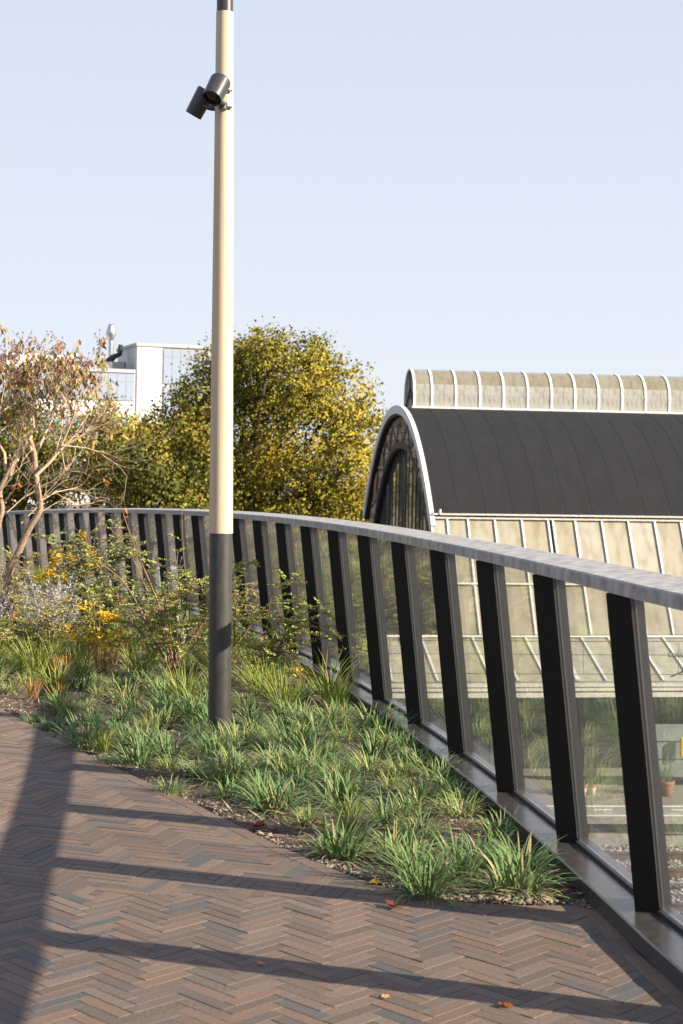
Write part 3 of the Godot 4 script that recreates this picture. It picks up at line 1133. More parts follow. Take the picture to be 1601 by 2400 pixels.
func end_wall(root: Node3D) -> void:
	# frame inside the arch: outer band of triangles, then an inner screen of upright bars in front of dark glass
	var inner := func(v: float) -> float: return vault(v) - 0.4
	var arc := func(s: float, v: float) -> Vector2:      # a smaller vault, s of the size, about the middle of the springing
		return Vector2(5.6 + (v - 5.6) * s, -2.6 + (vault(v) + 2.6) * s)
	var g := Geo.new()
	var o := 0.16
	var m := 40
	# back boards of the band
	for k in m:
		var v0 := -0.1 + 11.4 * k / m
		var v1 := -0.1 + 11.4 * (k + 1) / m
		var p: Vector2 = arc.call(0.955, v0)
		var q: Vector2 = arc.call(0.955, v1)
		var p2: Vector2 = arc.call(0.80, v0)
		var q2: Vector2 = arc.call(0.80, v1)
		g.face([S(o, p.x, p.y), S(o, p2.x, p2.y), S(o, q2.x, q2.y), S(o, q.x, q.y)])
	inst(g.mesh(), "boarding", M.boards_dark, root)
	# the boards themselves, on either side of the inner opening
	var half := func(y: float, k: float) -> float:
		var f := 1.0 - (((y + 2.6) / k - 2.6) - 0.571) / 3.22
		return 5.6 * k * pow(f, 1.0 / 2.2) if f > 0.0 else 0.0
	for k in 30:
		var y := -2.2 + k * 0.2
		var yt := y + 0.18
		var ob: float = half.call(yt, 0.955) - 0.03
		var ib: float = half.call(y, 0.82)
		if ob <= 0.1: break
		for sg in [-1.0, 1.0]:
			var gg := Geo.new()
			var v0: float = 5.6 + sg * ib
			var v1: float = 5.6 + sg * ob
			var lo := minf(v0, v1)
			var hi := maxf(v0, v1)
			if ib <= 0.0 and sg > 0: continue
			if ib <= 0.0:
				lo = 5.6 - ob
				hi = 5.6 + ob
			gg.hexa([S(0.135, lo, y), S(0.155, lo, y), S(0.155, hi, y), S(0.135, hi, y)], [S(0.135, lo, yt), S(0.155, lo, yt), S(0.155, hi, yt), S(0.135, hi, yt)])
			inst(gg.mesh(), "board", M.boards if k % 3 else M.boards_dark, root)
	# triangular panes and struts of the band
	var steps := 8
	for k in steps:
		var v0 := 0.2 + 10.8 * k / steps
		var v1 := 0.2 + 10.8 * (k + 1) / steps
		var vm := (v0 + v1) / 2
		var a: Vector2 = arc.call(0.93, v0)
		var b: Vector2 = arc.call(0.93, v1)
		var c: Vector2 = arc.call(0.835, vm)
		var gt := Geo.new()
		gt.face([S(0.128, a.x, a.y), S(0.128, c.x, c.y), S(0.128, lerpf(a.x, b.x, 0.45), lerpf(a.y, b.y, 0.45))])
		gt.face([S(0.133, lerpf(a.x, b.x, 0.45), lerpf(a.y, b.y, 0.45)), S(0.133, c.x, c.y), S(0.133, a.x, a.y)])
		inst(gt.mesh(), "pane", M.dark_glass, root)
		var gs := Geo.new()
		var out := S(-1, 0, 0) - S(0, 0, 0)
		sbar(gs, S(0.126, a.x, a.y), S(0.126, c.x, c.y), 0.09, 0.012, out)
		sbar(gs, S(0.125, c.x, c.y), S(0.125, b.x, b.y), 0.06, 0.012, out)
		inst(gs.mesh(), "strut", M.dark_frame, root)
	# inner arc frame
	var gi := Geo.new()
	for k in m:
		var v0 := 0.0 + 11.2 * k / m
		var v1 := 0.0 + 11.2 * (k + 1) / m
		var p: Vector2 = arc.call(0.835, v0)
		var q: Vector2 = arc.call(0.835, v1)
		var p2: Vector2 = arc.call(0.805, v0)
		var q2: Vector2 = arc.call(0.805, v1)
		gi.hexa([S(0.34, p.x, p.y), S(0.34, p2.x, p2.y), S(0.34, q2.x, q2.y), S(0.34, q.x, q.y)], [S(0.12, p.x, p.y), S(0.12, p2.x, p2.y), S(0.12, q2.x, q2.y), S(0.12, q.x, q.y)])
	inst(gi.mesh(), "inner_arch", M.dark_frame, root)
	# upright panes of the inner screen, each turned a little, with bars between
	var w := 0.55
	var v := 5.6 - 5.6 * 0.81
	while v < 5.6 + 5.6 * 0.81 - 0.1:
		var v1 := v + w
		var t0: Vector2 = arc.call(0.81, 5.6 + (v - 5.6) / 0.81)
		var t1: Vector2 = arc.call(0.81, 5.6 + (v1 - 5.6) / 0.81)
		var gp := Geo.new()
		var j := 0.012 * sin(v * 9.0)
		gp.hexa([S(0.32 + j, v, -2.6), S(0.36, v, -2.6), S(0.36, v1 - 0.03, -2.6), S(0.32 - j, v1 - 0.03, -2.6)], [S(0.32 + j, v, t0.y), S(0.36, v, t0.y), S(0.36, v1 - 0.03, maxf(t1.y, -2.5)), S(0.32 - j, v1 - 0.03, maxf(t1.y, -2.5))])
		inst(gp.mesh(), "screen_pane", M.dark_glass, root)
		var gm := Geo.new()
		sbar(gm, S(0.315, v1 - 0.015, -2.6), S(0.315, v1 - 0.015, maxf(t1.y, -2.5)), 0.07, 0.02, S(-1, 0, 0) - S(0, 0, 0))
		inst(gm.mesh(), "mullion", M.dark_frame, root)
		v += w
	var gc := Geo.new()
	gc.hexa([S(0.112, 9.95, 1.0), S(0.118, 9.95, 1.0), S(0.118, 10.15, 1.0), S(0.112, 10.15, 1.0)], [S(0.112, 9.55, 1.75), S(0.118, 9.55, 1.75), S(0.118, 10.1, 1.7), S(0.112, 10.1, 1.7)])
	inst(gc.mesh(), "copper_flashing", M.copper, root)
	# lower part of the end, below the springing
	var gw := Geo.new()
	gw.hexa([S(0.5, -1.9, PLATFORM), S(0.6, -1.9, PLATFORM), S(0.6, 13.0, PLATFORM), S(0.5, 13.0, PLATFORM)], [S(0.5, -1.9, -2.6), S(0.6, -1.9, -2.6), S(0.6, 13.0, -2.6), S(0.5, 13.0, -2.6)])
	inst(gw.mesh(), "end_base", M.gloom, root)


# ---------------------------------------------------------------- office building
func O(e: float, b: float, y: float) -> Vector3:       # e along the front to the right, b to the back
	return V(-20.02 + e * 0.93 - b * 0.37, 150.0 + e * 0.37 + b * 0.93, y)

func oblock(e0: float, e1: float, b0: float, b1: float, y0: float, y1: float) -> Geo:
	var g := Geo.new()
	g.hexa([O(e0, b0, y0), O(e1, b0, y0), O(e1, b1, y0), O(e0, b1, y0)], [O(e0, b0, y1), O(e1, b0, y1), O(e1, b1, y1), O(e0, b1, y1)])
	return g

func window_wall(root: Node3D, e0: float, e1: float, y0: float, y1: float, n: int, split: float) -> void:
	var w := (e1 - e0) / n
	var fr := inst(oblock(e0, e1, -0.03, 0.0, y0, y1).mesh(), "window", M.grey_trim, root)
	for k in n:
		for row in 2:
			var ya := y0 + 0.07 if row == 0 else split + 0.03
			var yb := split - 0.03 if row == 0 else y1 - 0.07
			inst(oblock(e0 + k * w + 0.045, e0 + (k + 1) * w - 0.045, -0.045, -0.02, ya, yb).mesh(), "pane", M.sky_glass, fr)

func office_tower() -> void:
	var root := thing("office_building", Vector3.ZERO, "pale concrete office block with roof stack rising behind the trees", "building")
	# stair tower in storey-high panels
	for k in 7:
		var y1 := 13.95 - k * 3.05
		inst(oblock(0.0, 2.5, 0.0, 8.0, y1 - 3.03, y1).mesh(), "wall_panel", M.panel, root)
	inst(oblock(2.52, 8.0, 0.06, 8.0, -6.6, 13.95).mesh(), "wall", M.panel, root)
	inst(oblock(-0.12, 8.2, -0.12, 8.2, 13.96, 14.27).mesh(), "roof_edge", M.pale_trim, root)
	inst(oblock(-0.02, 0.0, 3.55, 3.7, 11.7, 13.9).mesh(), "wall_joint", M.grey_trim, root)
	for k in 5:
		window_wall(root, 2.6, 7.7, 13.8 - k * 3.6 - 3.4, 13.8 - k * 3.6, 6, 13.8 - k * 3.6 - 0.8)
	# long wing to the left
	inst(oblock(-15.0, -0.14, 0.05, 10.0, -6.6, 11.3).mesh(), "wing_wall", M.panel, root)
	inst(oblock(-15.1, -0.16, -0.14, 10.1, 11.31, 11.65).mesh(), "wing_parapet", M.pale_trim, root)
	for k in 4:
		var top := 11.25 - k * 4.3
		window_wall(root, -15.0 + 0.1, -0.25, top - 2.65, top, 17, top - 0.85)
		for j in 8:
			inst(oblock(-15.0 + j * 1.86, -15.0 + j * 1.86 + 1.83, -0.02, 0.05, top - 4.2, top - 2.75).mesh(), "spandrel_panel", M.panel, root)
	inst(oblock(-12.0, -6.4, 3.0, 9.0, 11.66, 13.0).mesh(), "roof_house", M.panel, root)
	inst(oblock(-6.35, -5.3, 3.0, 6.0, 11.66, 12.75).mesh(), "vent_house", M.grey_trim, root)
	inst(oblock(-6.45, -5.2, 2.9, 6.1, 12.76, 13.15).mesh(), "vent_cowl", M.white, root)
	var g := Geo.new()
	g.lathe([Vector2(0.24, 0), Vector2(0.24, 2.95), Vector2(0.26, 3.0), Vector2(0.48, 3.55), Vector2(0.48, 3.8), Vector2(0.30, 4.35), Vector2(0.24, 4.55), Vector2(0.0, 4.58)], 16)
	inst(g.mesh(), "flue", M.steel, root, O(-1.9, 3.0, 11.65))
	g = Geo.new()
	g.tube([O(-2.6, 2.6, 11.7), O(-2.5, 2.6, 12.2), O(-1.7, 2.6, 13.0), O(-1.1, 2.6, 13.3), O(-1.0, 2.6, 14.2)], [0.5, 0.45, 0.3, 0.26, 0.24], 8)
	inst(g.mesh(), "duct", M.dark_frame, root)
	g = Geo.new()
	g.box(Vector3(-1.3, 0, -0.6), Vector3(1.3, 0.8, 0.6))
	inst(g.mesh(), "plant_box", M.grey_trim, root, O(-1.9, 2.4, 11.66))


# ---------------------------------------------------------------- trees behind
func crown(lobes: Array, per: float, size: float, pal: Array, seed_n: int) -> Geo:
	var rg := RandomNumberGenerator.new()
	rg.seed = seed_n
	var g := Geo.new()
	var patch := FastNoiseLite.new()
	patch.seed = seed_n
	patch.frequency = 0.22
	for l in lobes:
		var o := Vector3(l[0], l[1], l[2])
		var r: float = l[3]
		var n := int(r * r * per / 26.0)
		for k in n:
			var u := Vector3(rg.randfn(), rg.randfn(), rg.randfn()).normalized()
			var rad := r * (0.45 + 0.62 * pow(rg.randf(), 0.55))
			var few := false
			if rg.randf() < 0.10:
				rad = r * rg.randf_range(1.05, 1.28)
				few = true
			var cc := o + u * rad * Vector3(1, 0.95, 1)
			var cr := rg.randf_range(0.16, 0.42) * (0.6 if few else 1.0)
			var yel := patch.get_noise_3dv(cc) * 0.9 + rg.randfn(0, 0.22) + u.x * 0.12 - 0.02 * (cc.y)
			var m := int(rg.randf_range(10, 18)) if few else int(rg.randf_range(18, 34))
			for j in m:
				var q := cc + Vector3(rg.randfn(), rg.randfn() * 0.8, rg.randfn()) * cr
				var t := clampf(yel + rg.randfn(0, 0.12) + 0.40, 0.0, 0.999) * (pal.size() - 1)
				var c0: Color = pal[int(t)]
				g.col = c0.lerp(pal[int(t) + 1], t - int(t)) * rg.randf_range(0.85, 1.12)
				var dir := (u * 0.5 + Vector3(rg.randfn(), rg.randfn() - 0.5, rg.randfn())).normalized()
				var side := dir.cross(Vector3(rg.randfn(), rg.randfn(), rg.randfn())).normalized()
				var s := size * rg.randf_range(0.6, 1.3)
				g.crown_leaf(q, dir, side, s, s * 0.8, (u + (q - cc).normalized() * 0.6).normalized())
	return g

func limbs(g: Geo, from: Vector3, to: Vector3, r: float, depth: int, rg: RandomNumberGenerator) -> void:
	var mid := (from + to) / 2 + Vector3(rg.randfn(), rg.randfn(), rg.randfn()) * from.distance_to(to) * 0.07
	g.tube([from, mid, to], [r, r * 0.8, r * 0.6], 6 if depth > 1 else 4, false)
	if depth <= 0: return
	for k in 3:
		var st := from.lerp(to, rg.randf_range(0.5, 1.0)) if k else to
		var dir := ((to - from).normalized() + Vector3(rg.randfn(), rg.randfn() * 0.5 + 0.25, rg.randfn()) * 0.6).normalized()
		limbs(g, st, st + dir * minf(from.distance_to(to) * 0.35, 0.9) * rg.randf_range(0.6, 1.0), r * 0.55, depth - 1, rg)

func tree(called: String, label: String, at: Vector3, lobes: Array, per: float, size: float, pal: Array, sd: int, trunk_r: float) -> void:
	var root := thing(called, at, label, "tree", "autumn trees beyond the railing")
	var rg := RandomNumberGenerator.new()
	rg.seed = sd
	var top := 0.0
	var mean := Vector3.ZERO
	for l in lobes:
		mean += Vector3(l[0], l[1], l[2]) / lobes.size()
	var g := Geo.new()
	g.tube([Vector3.ZERO, Vector3(0.15, mean.y * 0.3, 0), Vector3(mean.x * 0.3, mean.y * 0.6, mean.z * 0.3), Vector3(mean.x * 0.7, mean.y * 1.1, mean.z * 0.7)], [trunk_r * 1.3, trunk_r, trunk_r * 0.85, trunk_r * 0.5], 9)
	inst(g.mesh(), "trunk", M.bark, root)
	g = Geo.new()
	for l in lobes:
		var st := Vector3(mean.x * 0.3, mean.y * rg.randf_range(0.45, 0.75), mean.z * 0.3)
		limbs(g, st, st.lerp(Vector3(l[0], l[1] - l[3] * 0.2, l[2]), 0.88), trunk_r * 0.34, 2, rg)
	tag(inst(g.mesh(), "limbs", M.bark, root), "", "", "", "stuff")
	tag(inst(crown(lobes, per, size, pal, sd).mesh(), "crown", M.leaf, root), "", "", "", "stuff")

func background_trees() -> void:
	var gold := [Color(0.14, 0.13, 0.026), Color(0.215, 0.19, 0.03), Color(0.30, 0.25, 0.035), Color(0.38, 0.30, 0.04), Color(0.40, 0.26, 0.05), Color(0.34, 0.19, 0.06)]
	var green := [Color(0.08, 0.085, 0.02), Color(0.12, 0.12, 0.024), Color(0.17, 0.155, 0.028), Color(0.24, 0.20, 0.03), Color(0.29, 0.215, 0.04), Color(0.27, 0.15, 0.05)]
	# big plane tree: lobes given in pixels of a sketch made at 75 m, 1 px = 0.0207 m
	var px := [[600, 880, 100], [690, 865, 95], [775, 915, 90], [520, 870, 85], [465, 920, 58], [425, 985, 62], [365, 1050, 60], [820, 985, 62], [805, 1080, 85], [700, 1000, 145], [560, 1000, 145], [445, 1070, 100], [350, 1110, 75], [785, 1180, 90], [650, 1150, 130], [500, 1150, 115], [745, 835, 50], [625, 815, 48], [500, 815, 36], [845, 950, 34], [880, 960, 22], [350, 990, 30], [385, 990, 55], [335, 1040, 48], [425, 905, 20], [740, 790, 22], [600, 775, 20], [565, 810, 34], [690, 1240, 110], [560, 1240, 100], [840, 1060, 40]]
	var rg := RandomNumberGenerator.new()
	rg.seed = 3
	var lobes := []
	var base := Vector3(-4.1, YARD - 0.05, -75)
	for q in px:
		var x: float = (q[0] - 800.0) * 0.0207 - base.x
		var y: float = (1118.0 - (q[1] + 20.0)) * 0.0207 + EYE - base.y
		lobes.append([x, y, rg.randf_range(-2.6, 2.6) * (1.0 if q[2] < 90 else 0.5), q[2] * 0.0207])
	tree("plane_tree", "large golden plane tree with a broad crown directly behind the lamp post", base, lobes, 1150.0, 0.15, gold, 12, 0.42)
	var specs := [
		["alder_tree", "yellow-green tree between the office block and the tan-barked small tree", [[235, 985, 42], [270, 1010, 45], [215, 1040, 60], [290, 1075, 60], [180, 1090, 60], [240, 1130, 75], [310, 1150, 60], [330, 1060, 34], [190, 1000, 24], [250, 948, 20]], -11.0, 66.0, gold, 31],
		["lime_tree", "dark green shaded tree low behind the railing left of the lamp", [[330, 1100, 66], [400, 1075, 78], [460, 1060, 70], [290, 1170, 60], [380, 1180, 85], [470, 1180, 80], [425, 1015, 40], [350, 1050, 36]], -8.0, 62.0, green, 32],
		["chestnut_tree", "brownish green tree behind the twigs at the left edge of the view", [[40, 1010, 70], [110, 1030, 70], [-30, 1020, 80], [60, 1100, 90], [150, 1110, 70], [-20, 1130, 80], [100, 1180, 70], [20, 960, 40]], -14.5, 70.0, green, 33],
	]
	for s in specs:
		lobes = []
		var d: float = s[4]
		var m := d / 3625.0
		base = Vector3(s[3], YARD - 0.05, -d)
		for q in s[2]:
			lobes.append([(q[0] - 800.0) * m - base.x, (1110.0 - q[1]) * m + EYE - base.y, rg.randf_range(-1.6, 1.6), q[2] * m])
		tree(s[0], s[1], base, lobes, 1300.0, 0.14, s[5], s[6], 0.2)
	# far line of trees that closes the horizon
	var g := Geo.new()
	rg.seed = 99
	for k in 150:
		var x := -260.0 + k * 4.2 + rg.randf_range(-2, 2)
		var h := rg.randf_range(4.0, 7.5)
		for j in 260:
			g.col = green[rg.randi_range(0, 3)] * rg.randf_range(0.7, 1.1)
			var u := Vector3(rg.randfn(), rg.randfn(), rg.randfn()).normalized()
			var dir := Vector3(rg.randfn(), rg.randfn(), rg.randfn()).normalized()
			var side := dir.cross(u).normalized()
			g.leaf(Vector3(x, YARD + h * 0.55, -245.0 + rg.randf_range(-6, 6)) + u * Vector3(3.2, h * 0.55, 3.0) * rg.randf_range(0.7, 1.0), dir, side, 0.9, 0.8)
	tag(inst(g.mesh(), "distant_woods", M.leaf), "low dark belt of trees closing the far horizon", "woods", "", "stuff")


# ---------------------------------------------------------------- lamp post
func lamp_post() -> void:
	var root := thing("lamp_post", V(-0.739, 9.62, -0.02), "tall pale wooden lamp post with dark sleeves and two spotlights", "lamp post")
	root.rotation.z = 0.0072
	var g := Geo.new()
	g.lathe([Vector2(0.0715, -0.3), Vector2(0.0715, 1.255), Vector2(0.0705, 1.258), Vector2(0.068, 1.2585)], 40)
	inst(g.mesh(), "lower_sleeve", M.sleeve, root)
	g = Geo.new()
	var pr := []
	for k in 30:
		var t := k / 29.0
		pr.append(Vector2(lerpf(0.0745, 0.0535, t), lerpf(1.2582, 4.475, t)))
	g.lathe(pr, 48)
	inst(g.mesh(), "wooden_shaft", M.wood, root)
	g = Geo.new()
	g.lathe([Vector2(0.047, 4.474), Vector2(0.0505, 4.4745), Vector2(0.0505, 5.3), Vector2(0.045, 5.32), Vector2(0.0, 5.325)], 40)
	inst(g.mesh(), "upper_sleeve", M.fitting, root)
	g = Geo.new()
	g.lathe([Vector2(0.0, 5.32), Vector2(0.16, 5.33), Vector2(0.17, 5.36), Vector2(0.14, 5.47), Vector2(0.0, 5.5)], 32)
	inst(g.mesh(), "lamp_head", M.fitting, root)
	# two spotlights on arms
	for s in [[Vector3(-0.036, 3.965, 0.15), Vector3(-0.29, -0.80, 0.53), 0.065, 0.16], [Vector3(-0.158, 3.945, -0.10), Vector3(-0.47, -0.80, -0.18), 0.058, 0.175]]:
		var o := Node3D.new()
		o.name = "spotlight"
		root.add_child(o, true)
		o.position = s[0]
		var ax: Vector3 = -(s[1] as Vector3).normalized()      # towards the rounded back
		var sx := ax.cross(Vector3.BACK).normalized()
		o.basis = Basis(sx, ax, sx.cross(ax))
		var r: float = s[2]
		var h: float = s[3]
		var gg := Geo.new()
		gg.lathe([Vector2(r * 0.84, -h / 2 + 0.012), Vector2(r * 0.86, -h / 2), Vector2(r * 0.91, -h / 2 - 0.002), Vector2(r * 0.93, -h / 2 + 0.004), Vector2(r * 1.02, h / 2 - 0.012), Vector2(r * 0.99, h / 2 - 0.003), Vector2(r * 0.9, h / 2), Vector2(0.0, h / 2 + 0.001)], 32)
		inst(gg.mesh(), "housing", M.fitting, o)
		gg = Geo.new()
		gg.lathe([Vector2(0.0, -h / 2 + 0.013), Vector2(r * 0.85, -h / 2 + 0.0125), Vector2(r * 0.85, -h / 2 + 0.03)], 32)
		inst(gg.mesh(), "lens", M.lens, o)
	var gb := Geo.new()
	gb.tube([Vector3(-0.03, 3.90, 0.16), Vector3(0.0, 3.885, 0.13), Vector3(0.012, 3.88, 0.05)], [0.017, 0.017, 0.02], 10)
	gb.tube([Vector3(0.0, 3.86, 0.1), Vector3(0.0, 3.90, 0.1)], [0.028, 0.028], 14)
	inst(gb.mesh(), "bracket", M.fitting, root)
	gb = Geo.new()
	gb.tube([Vector3(-0.16, 3.93, -0.08), Vector3(-0.09, 3.90, -0.05), Vector3(-0.03, 3.89, -0.02)], [0.016, 0.016, 0.018], 10)
	inst(gb.mesh(), "bracket", M.fitting, root)
	for q in [Vector3(0.038, 3.985, 0.045), Vector3(0.042, 3.885, 0.042)]:
		var gg := Geo.new()
		gg.tube([q, q + Vector3(0.012, 0, 0.014)], [0.011, 0.011], 10)
		gg.ball(q + Vector3(0.013, 0, 0.015), 0.008, 8)
		inst(gg.mesh(), "bolt", M.steel, root)


# ---------------------------------------------------------------- small tree in the bed
func twig(g: Geo, leaves: Geo, tips: Array, from: Vector3, dir: Vector3, len: float, r: float, depth: int, rg: RandomNumberGenerator) -> void:
	var pts := [from]
	var rad := [r]
	var q := from
	var dd := dir
	for k in 4:
		dd = (dd + Vector3(rg.randfn(), rg.randfn() + 0.12, rg.randfn()) * 0.17).normalized()
		q += dd * len / 4
		pts.append(q)
		rad.append(r * (1.0 - 0.14 * (k + 1)))
	var c := rg.randf_range(0.8, 1.15)
	g.col = Color(0.48, 0.36, 0.24) * c if depth > 1 else Color(0.42, 0.31, 0.21) * c
	g.tube(pts, rad, 5 if depth > 1 else 3, false)
	if depth == 0:
		tips.append([q, dd])
		return
	var n := 3 if depth > 1 else rg.randi_range(3, 4)
	for k in n:
		var st: Vector3 = pts[4] if k == 0 else pts[rg.randi_range(1, 4)]
		var nd := (dd + Vector3(rg.randfn(), rg.randfn() * 0.6 + 0.2, rg.randfn()) * 0.55).normalized()
		twig(g, leaves, tips, st, nd, len * rg.randf_range(0.55, 0.85), r * 0.58, depth - 1, rg)

func small_tree() -> void:
	var rg := RandomNumberGenerator.new()
	rg.seed = 21
	var base := V(-3.32, 15.0, soil(-3.32, 15.0))
	var root := thing("small_tree", base, "small tan-barked tree with crooked stems and withered reddish leaves in the bed", "tree")
	var tips := []
	var stems := [
		[[[-3.32, -0.04, 0], [-3.21, 0.65, 0], [-3.139, 0.795, 0], [-3.026, 1.045, 0.02], [-2.912, 1.254, 0.04], [-2.94, 1.42, 0.03], [-2.97, 1.60, 0.0], [-2.99, 1.79, 0], [-3.028, 1.914, 0.02]], 0.042],
		[[[-3.34, -0.04, 0.05], [-3.40, 0.5, 0.1], [-3.33, 0.95, 0.12], [-3.264, 1.248, 0.12], [-3.295, 1.413, 0.1], [-3.22, 1.58, 0.1], [-3.15, 1.72, 0.06]], 0.034],
		[[[-3.36, -0.04, -0.1], [-3.5, 0.6, -0.2], [-3.48, 1.2, -0.25], [-3.36, 1.7, -0.2]], 0.03],
	]
	var wood := Geo.new()
	for s in stems:
		var pts := []
		var rad := []
		for k in s[0].size():
			var e: Array = s[0][k]
			pts.append(Vector3(e[0] - base.x, e[1] - base.y, e[2]))
			rad.append(s[1] * (1.0 - 0.42 * k / (s[0].size() - 1)))
		var cur := Curve3D.new()
		for q in pts: cur.add_point(q)
		for k in range(1, pts.size() - 1):
			var tg: Vector3 = (pts[k + 1] - pts[k - 1]) / 6.0
			cur.set_point_in(k, -tg)
			cur.set_point_out(k, tg)
		var fine := []
		var fr := []
		for k in 31:
			fine.append(cur.sample_baked(cur.get_baked_length() * k / 30.0, true))
			fr.append(lerpf(s[1], s[1] * 0.58, k / 30.0))
		var g := Geo.new()
		g.tube(fine, fr, 10)
		inst(g.mesh(), "stem", M.tan_bark, root)
	# boughs from the stems
	var boughs := [
		[[-2.957, 1.56], [-2.70, 1.86], 0.022, 4], [[-3.028, 1.9], [-3.03, 2.22], 0.022, 4], [[-2.98, 1.75], [-2.86, 2.12], 0.016, 4], [[-3.0, 1.8], [-3.19, 2.1], 0.016, 4],
		[[-3.15, 1.7], [-3.2, 2.12], 0.019, 4], [[-3.25, 1.6], [-3.45, 2.0], 0.019, 4], [[-3.22, 1.56], [-3.05, 1.95], 0.015, 4], [[-3.4, 1.6], [-3.6, 2.05], 0.018, 4], [[-3.36, 1.7], [-3.34, 2.15], 0.016, 4],
		[[-2.70, 1.86], [-2.50, 1.98], 0.014, 3], [[-2.72, 1.85], [-2.58, 2.16], 0.014, 4], [[-2.95, 1.45], [-2.66, 1.62], 0.010, 3], [[-2.94, 1.3], [-2.62, 1.45], 0.008, 2], [[-3.27, 1.3], [-3.08, 1.52], 0.011, 3], [[-3.45, 1.2], [-3.2, 1.5], 0.012, 3], [[-3.3, 1.4], [-3.5, 1.65], 0.012, 3], [[-3.0, 1.2], [-2.75, 1.32], 0.007, 2], [[-2.93, 1.35], [-2.55, 1.28], 0.006, 3], [[-2.95, 1.5], [-2.45, 1.6], 0.007, 3], [[-3.1, 1.1], [-2.9, 1.4], 0.006, 3], [[-3.35, 1.1], [-3.15, 1.35], 0.006, 3], [[-2.7, 1.86], [-2.35, 1.8], 0.008, 3],
	]
	for b in boughs:
		var from := Vector3(b[0][0] - base.x, b[0][1] - base.y, rg.randf_range(-0.05, 0.08))
		var to := Vector3(b[1][0] - base.x, b[1][1] - base.y, rg.randf_range(-0.35, 0.35))
		var depth: int = b[3]
		var midp := (from + to) / 2 + Vector3(rg.randfn(), rg.randfn(), rg.randfn()) * 0.03
		wood.col = Color(0.46, 0.33, 0.21)
		wood.tube([from, midp, to], [b[2] * 0.85, b[2] * 0.72, b[2] * 0.58], 6, false)
		for k in 3:
			var dir := ((to - from).normalized() + Vector3(rg.randfn(), rg.randfn() * 0.4 + 0.3, rg.randfn()) * 0.4).normalized()
			twig(wood, null, tips, to if k == 0 else midp.lerp(to, rg.randf()), dir, rg.randf_range(0.26, 0.42), b[2] * 0.46, depth - 1, rg)
	tag(inst(wood.mesh(), "branches", M.twig, root), "", "", "", "stuff")
	var leaves := Geo.new()
	var seeds := Geo.new()
	var pal := [Color(0.25, 0.13, 0.07), Color(0.35, 0.20, 0.07), Color(0.36, 0.25, 0.07), Color(0.27, 0.27, 0.06), Color(0.17, 0.18, 0.045), Color(0.21, 0.115, 0.08), Color(0.31, 0.23, 0.14)]
	for t in tips:
		var q: Vector3 = t[0]
		var hgt := q.y + base.y
		var lush := clampf((hgt - 1.85) / 0.7, 0.05, 1.0)
		if rg.randf() < lush * 0.62:
			for k in rg.randi_range(1, 3):
				leaves.col = pal[rg.randi_range(0, pal.size() - 1)] * rg.randf_range(0.75, 1.2)
				if hgt < 1.7: leaves.col = Color(0.38, 0.12, 0.03)
				var az := rg.randf() * TAU
				var dir := Vector3(cos(az) * 0.45, -0.85, sin(az) * 0.45).normalized()
				var side := dir.cross(Vector3(rg.randfn(), 0.2, rg.randfn())).normalized()
				var L := rg.randf_range(0.055, 0.11)
				# a hanging, curled leaf of two segments
				var st := q + Vector3(rg.randfn(), rg.randfn(), rg.randfn()) * 0.03
				leaves.leaf(st, (dir + side.cross(dir) * 0.3).normalized(), side, L * 0.8, L * 0.34)
				leaves.leaf(st + dir * L * 0.35, (dir - side.cross(dir) * 0.5).normalized(), side, L * 0.75, L * 0.3)
		if hgt > 2.3 and rg.randf() < 0.13:
			for k in rg.randi_range(5, 10):
				seeds.col = Color(0.20, 0.10, 0.09) * rg.randf_range(0.7, 1.3)
				var s := q + (t[1] as Vector3) * rg.randf_range(0.0, 0.12) + Vector3(rg.randfn(), rg.randfn(), rg.randfn()) * 0.03
				seeds.ball(s, rg.randf_range(0.005, 0.010), 4)
				seeds.tube([q, s], [0.0018, 0.0014], 3, false)
	tag(inst(leaves.mesh(), "foliage", M.leaf, root), "", "", "", "stuff")
	tag(inst(seeds.mesh(), "seed_heads", M.twig, root), "", "", "", "stuff")


# ---------------------------------------------------------------- plants of the bed
func sedge_mesh(sd: int, n: int, len: float, wid: float, base: Color, alt: Color, straw: float, lift0: float, lift1: float, bend: float, spread := 0.05) -> ArrayMesh:
	var rg := RandomNumberGenerator.new()
	rg.seed = sd
	var g := Geo.new()
	for k in n:
		var az := rg.randf() * TAU
		var r := spread * sqrt(rg.randf())
		var a2 := az + rg.randfn(0, 0.7)
		var t := rg.randf()
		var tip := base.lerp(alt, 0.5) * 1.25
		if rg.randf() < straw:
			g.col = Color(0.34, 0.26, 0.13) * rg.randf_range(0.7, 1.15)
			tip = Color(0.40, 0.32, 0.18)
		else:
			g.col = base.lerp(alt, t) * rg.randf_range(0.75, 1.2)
			if rg.randf() < 0.10: tip = Color(0.33, 0.27, 0.13)
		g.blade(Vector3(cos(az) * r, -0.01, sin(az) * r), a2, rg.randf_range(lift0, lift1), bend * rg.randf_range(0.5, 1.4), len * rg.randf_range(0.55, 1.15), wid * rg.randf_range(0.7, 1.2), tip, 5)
	return g.mesh()

func place(mesh: Mesh, called: String, x: float, d: float, s: float, label: String, cat: String, group: String, m: Material = null) -> MeshInstance3D:
	var o := inst(mesh, called, m if m else M.grass, self, V(x, d, soil(x, d)))
	o.rotation.y = rng.randf() * TAU
	o.scale = Vector3(s, s * rng.randf_range(0.78, 1.1), s)
	tag(o, label, cat, group)
	return o

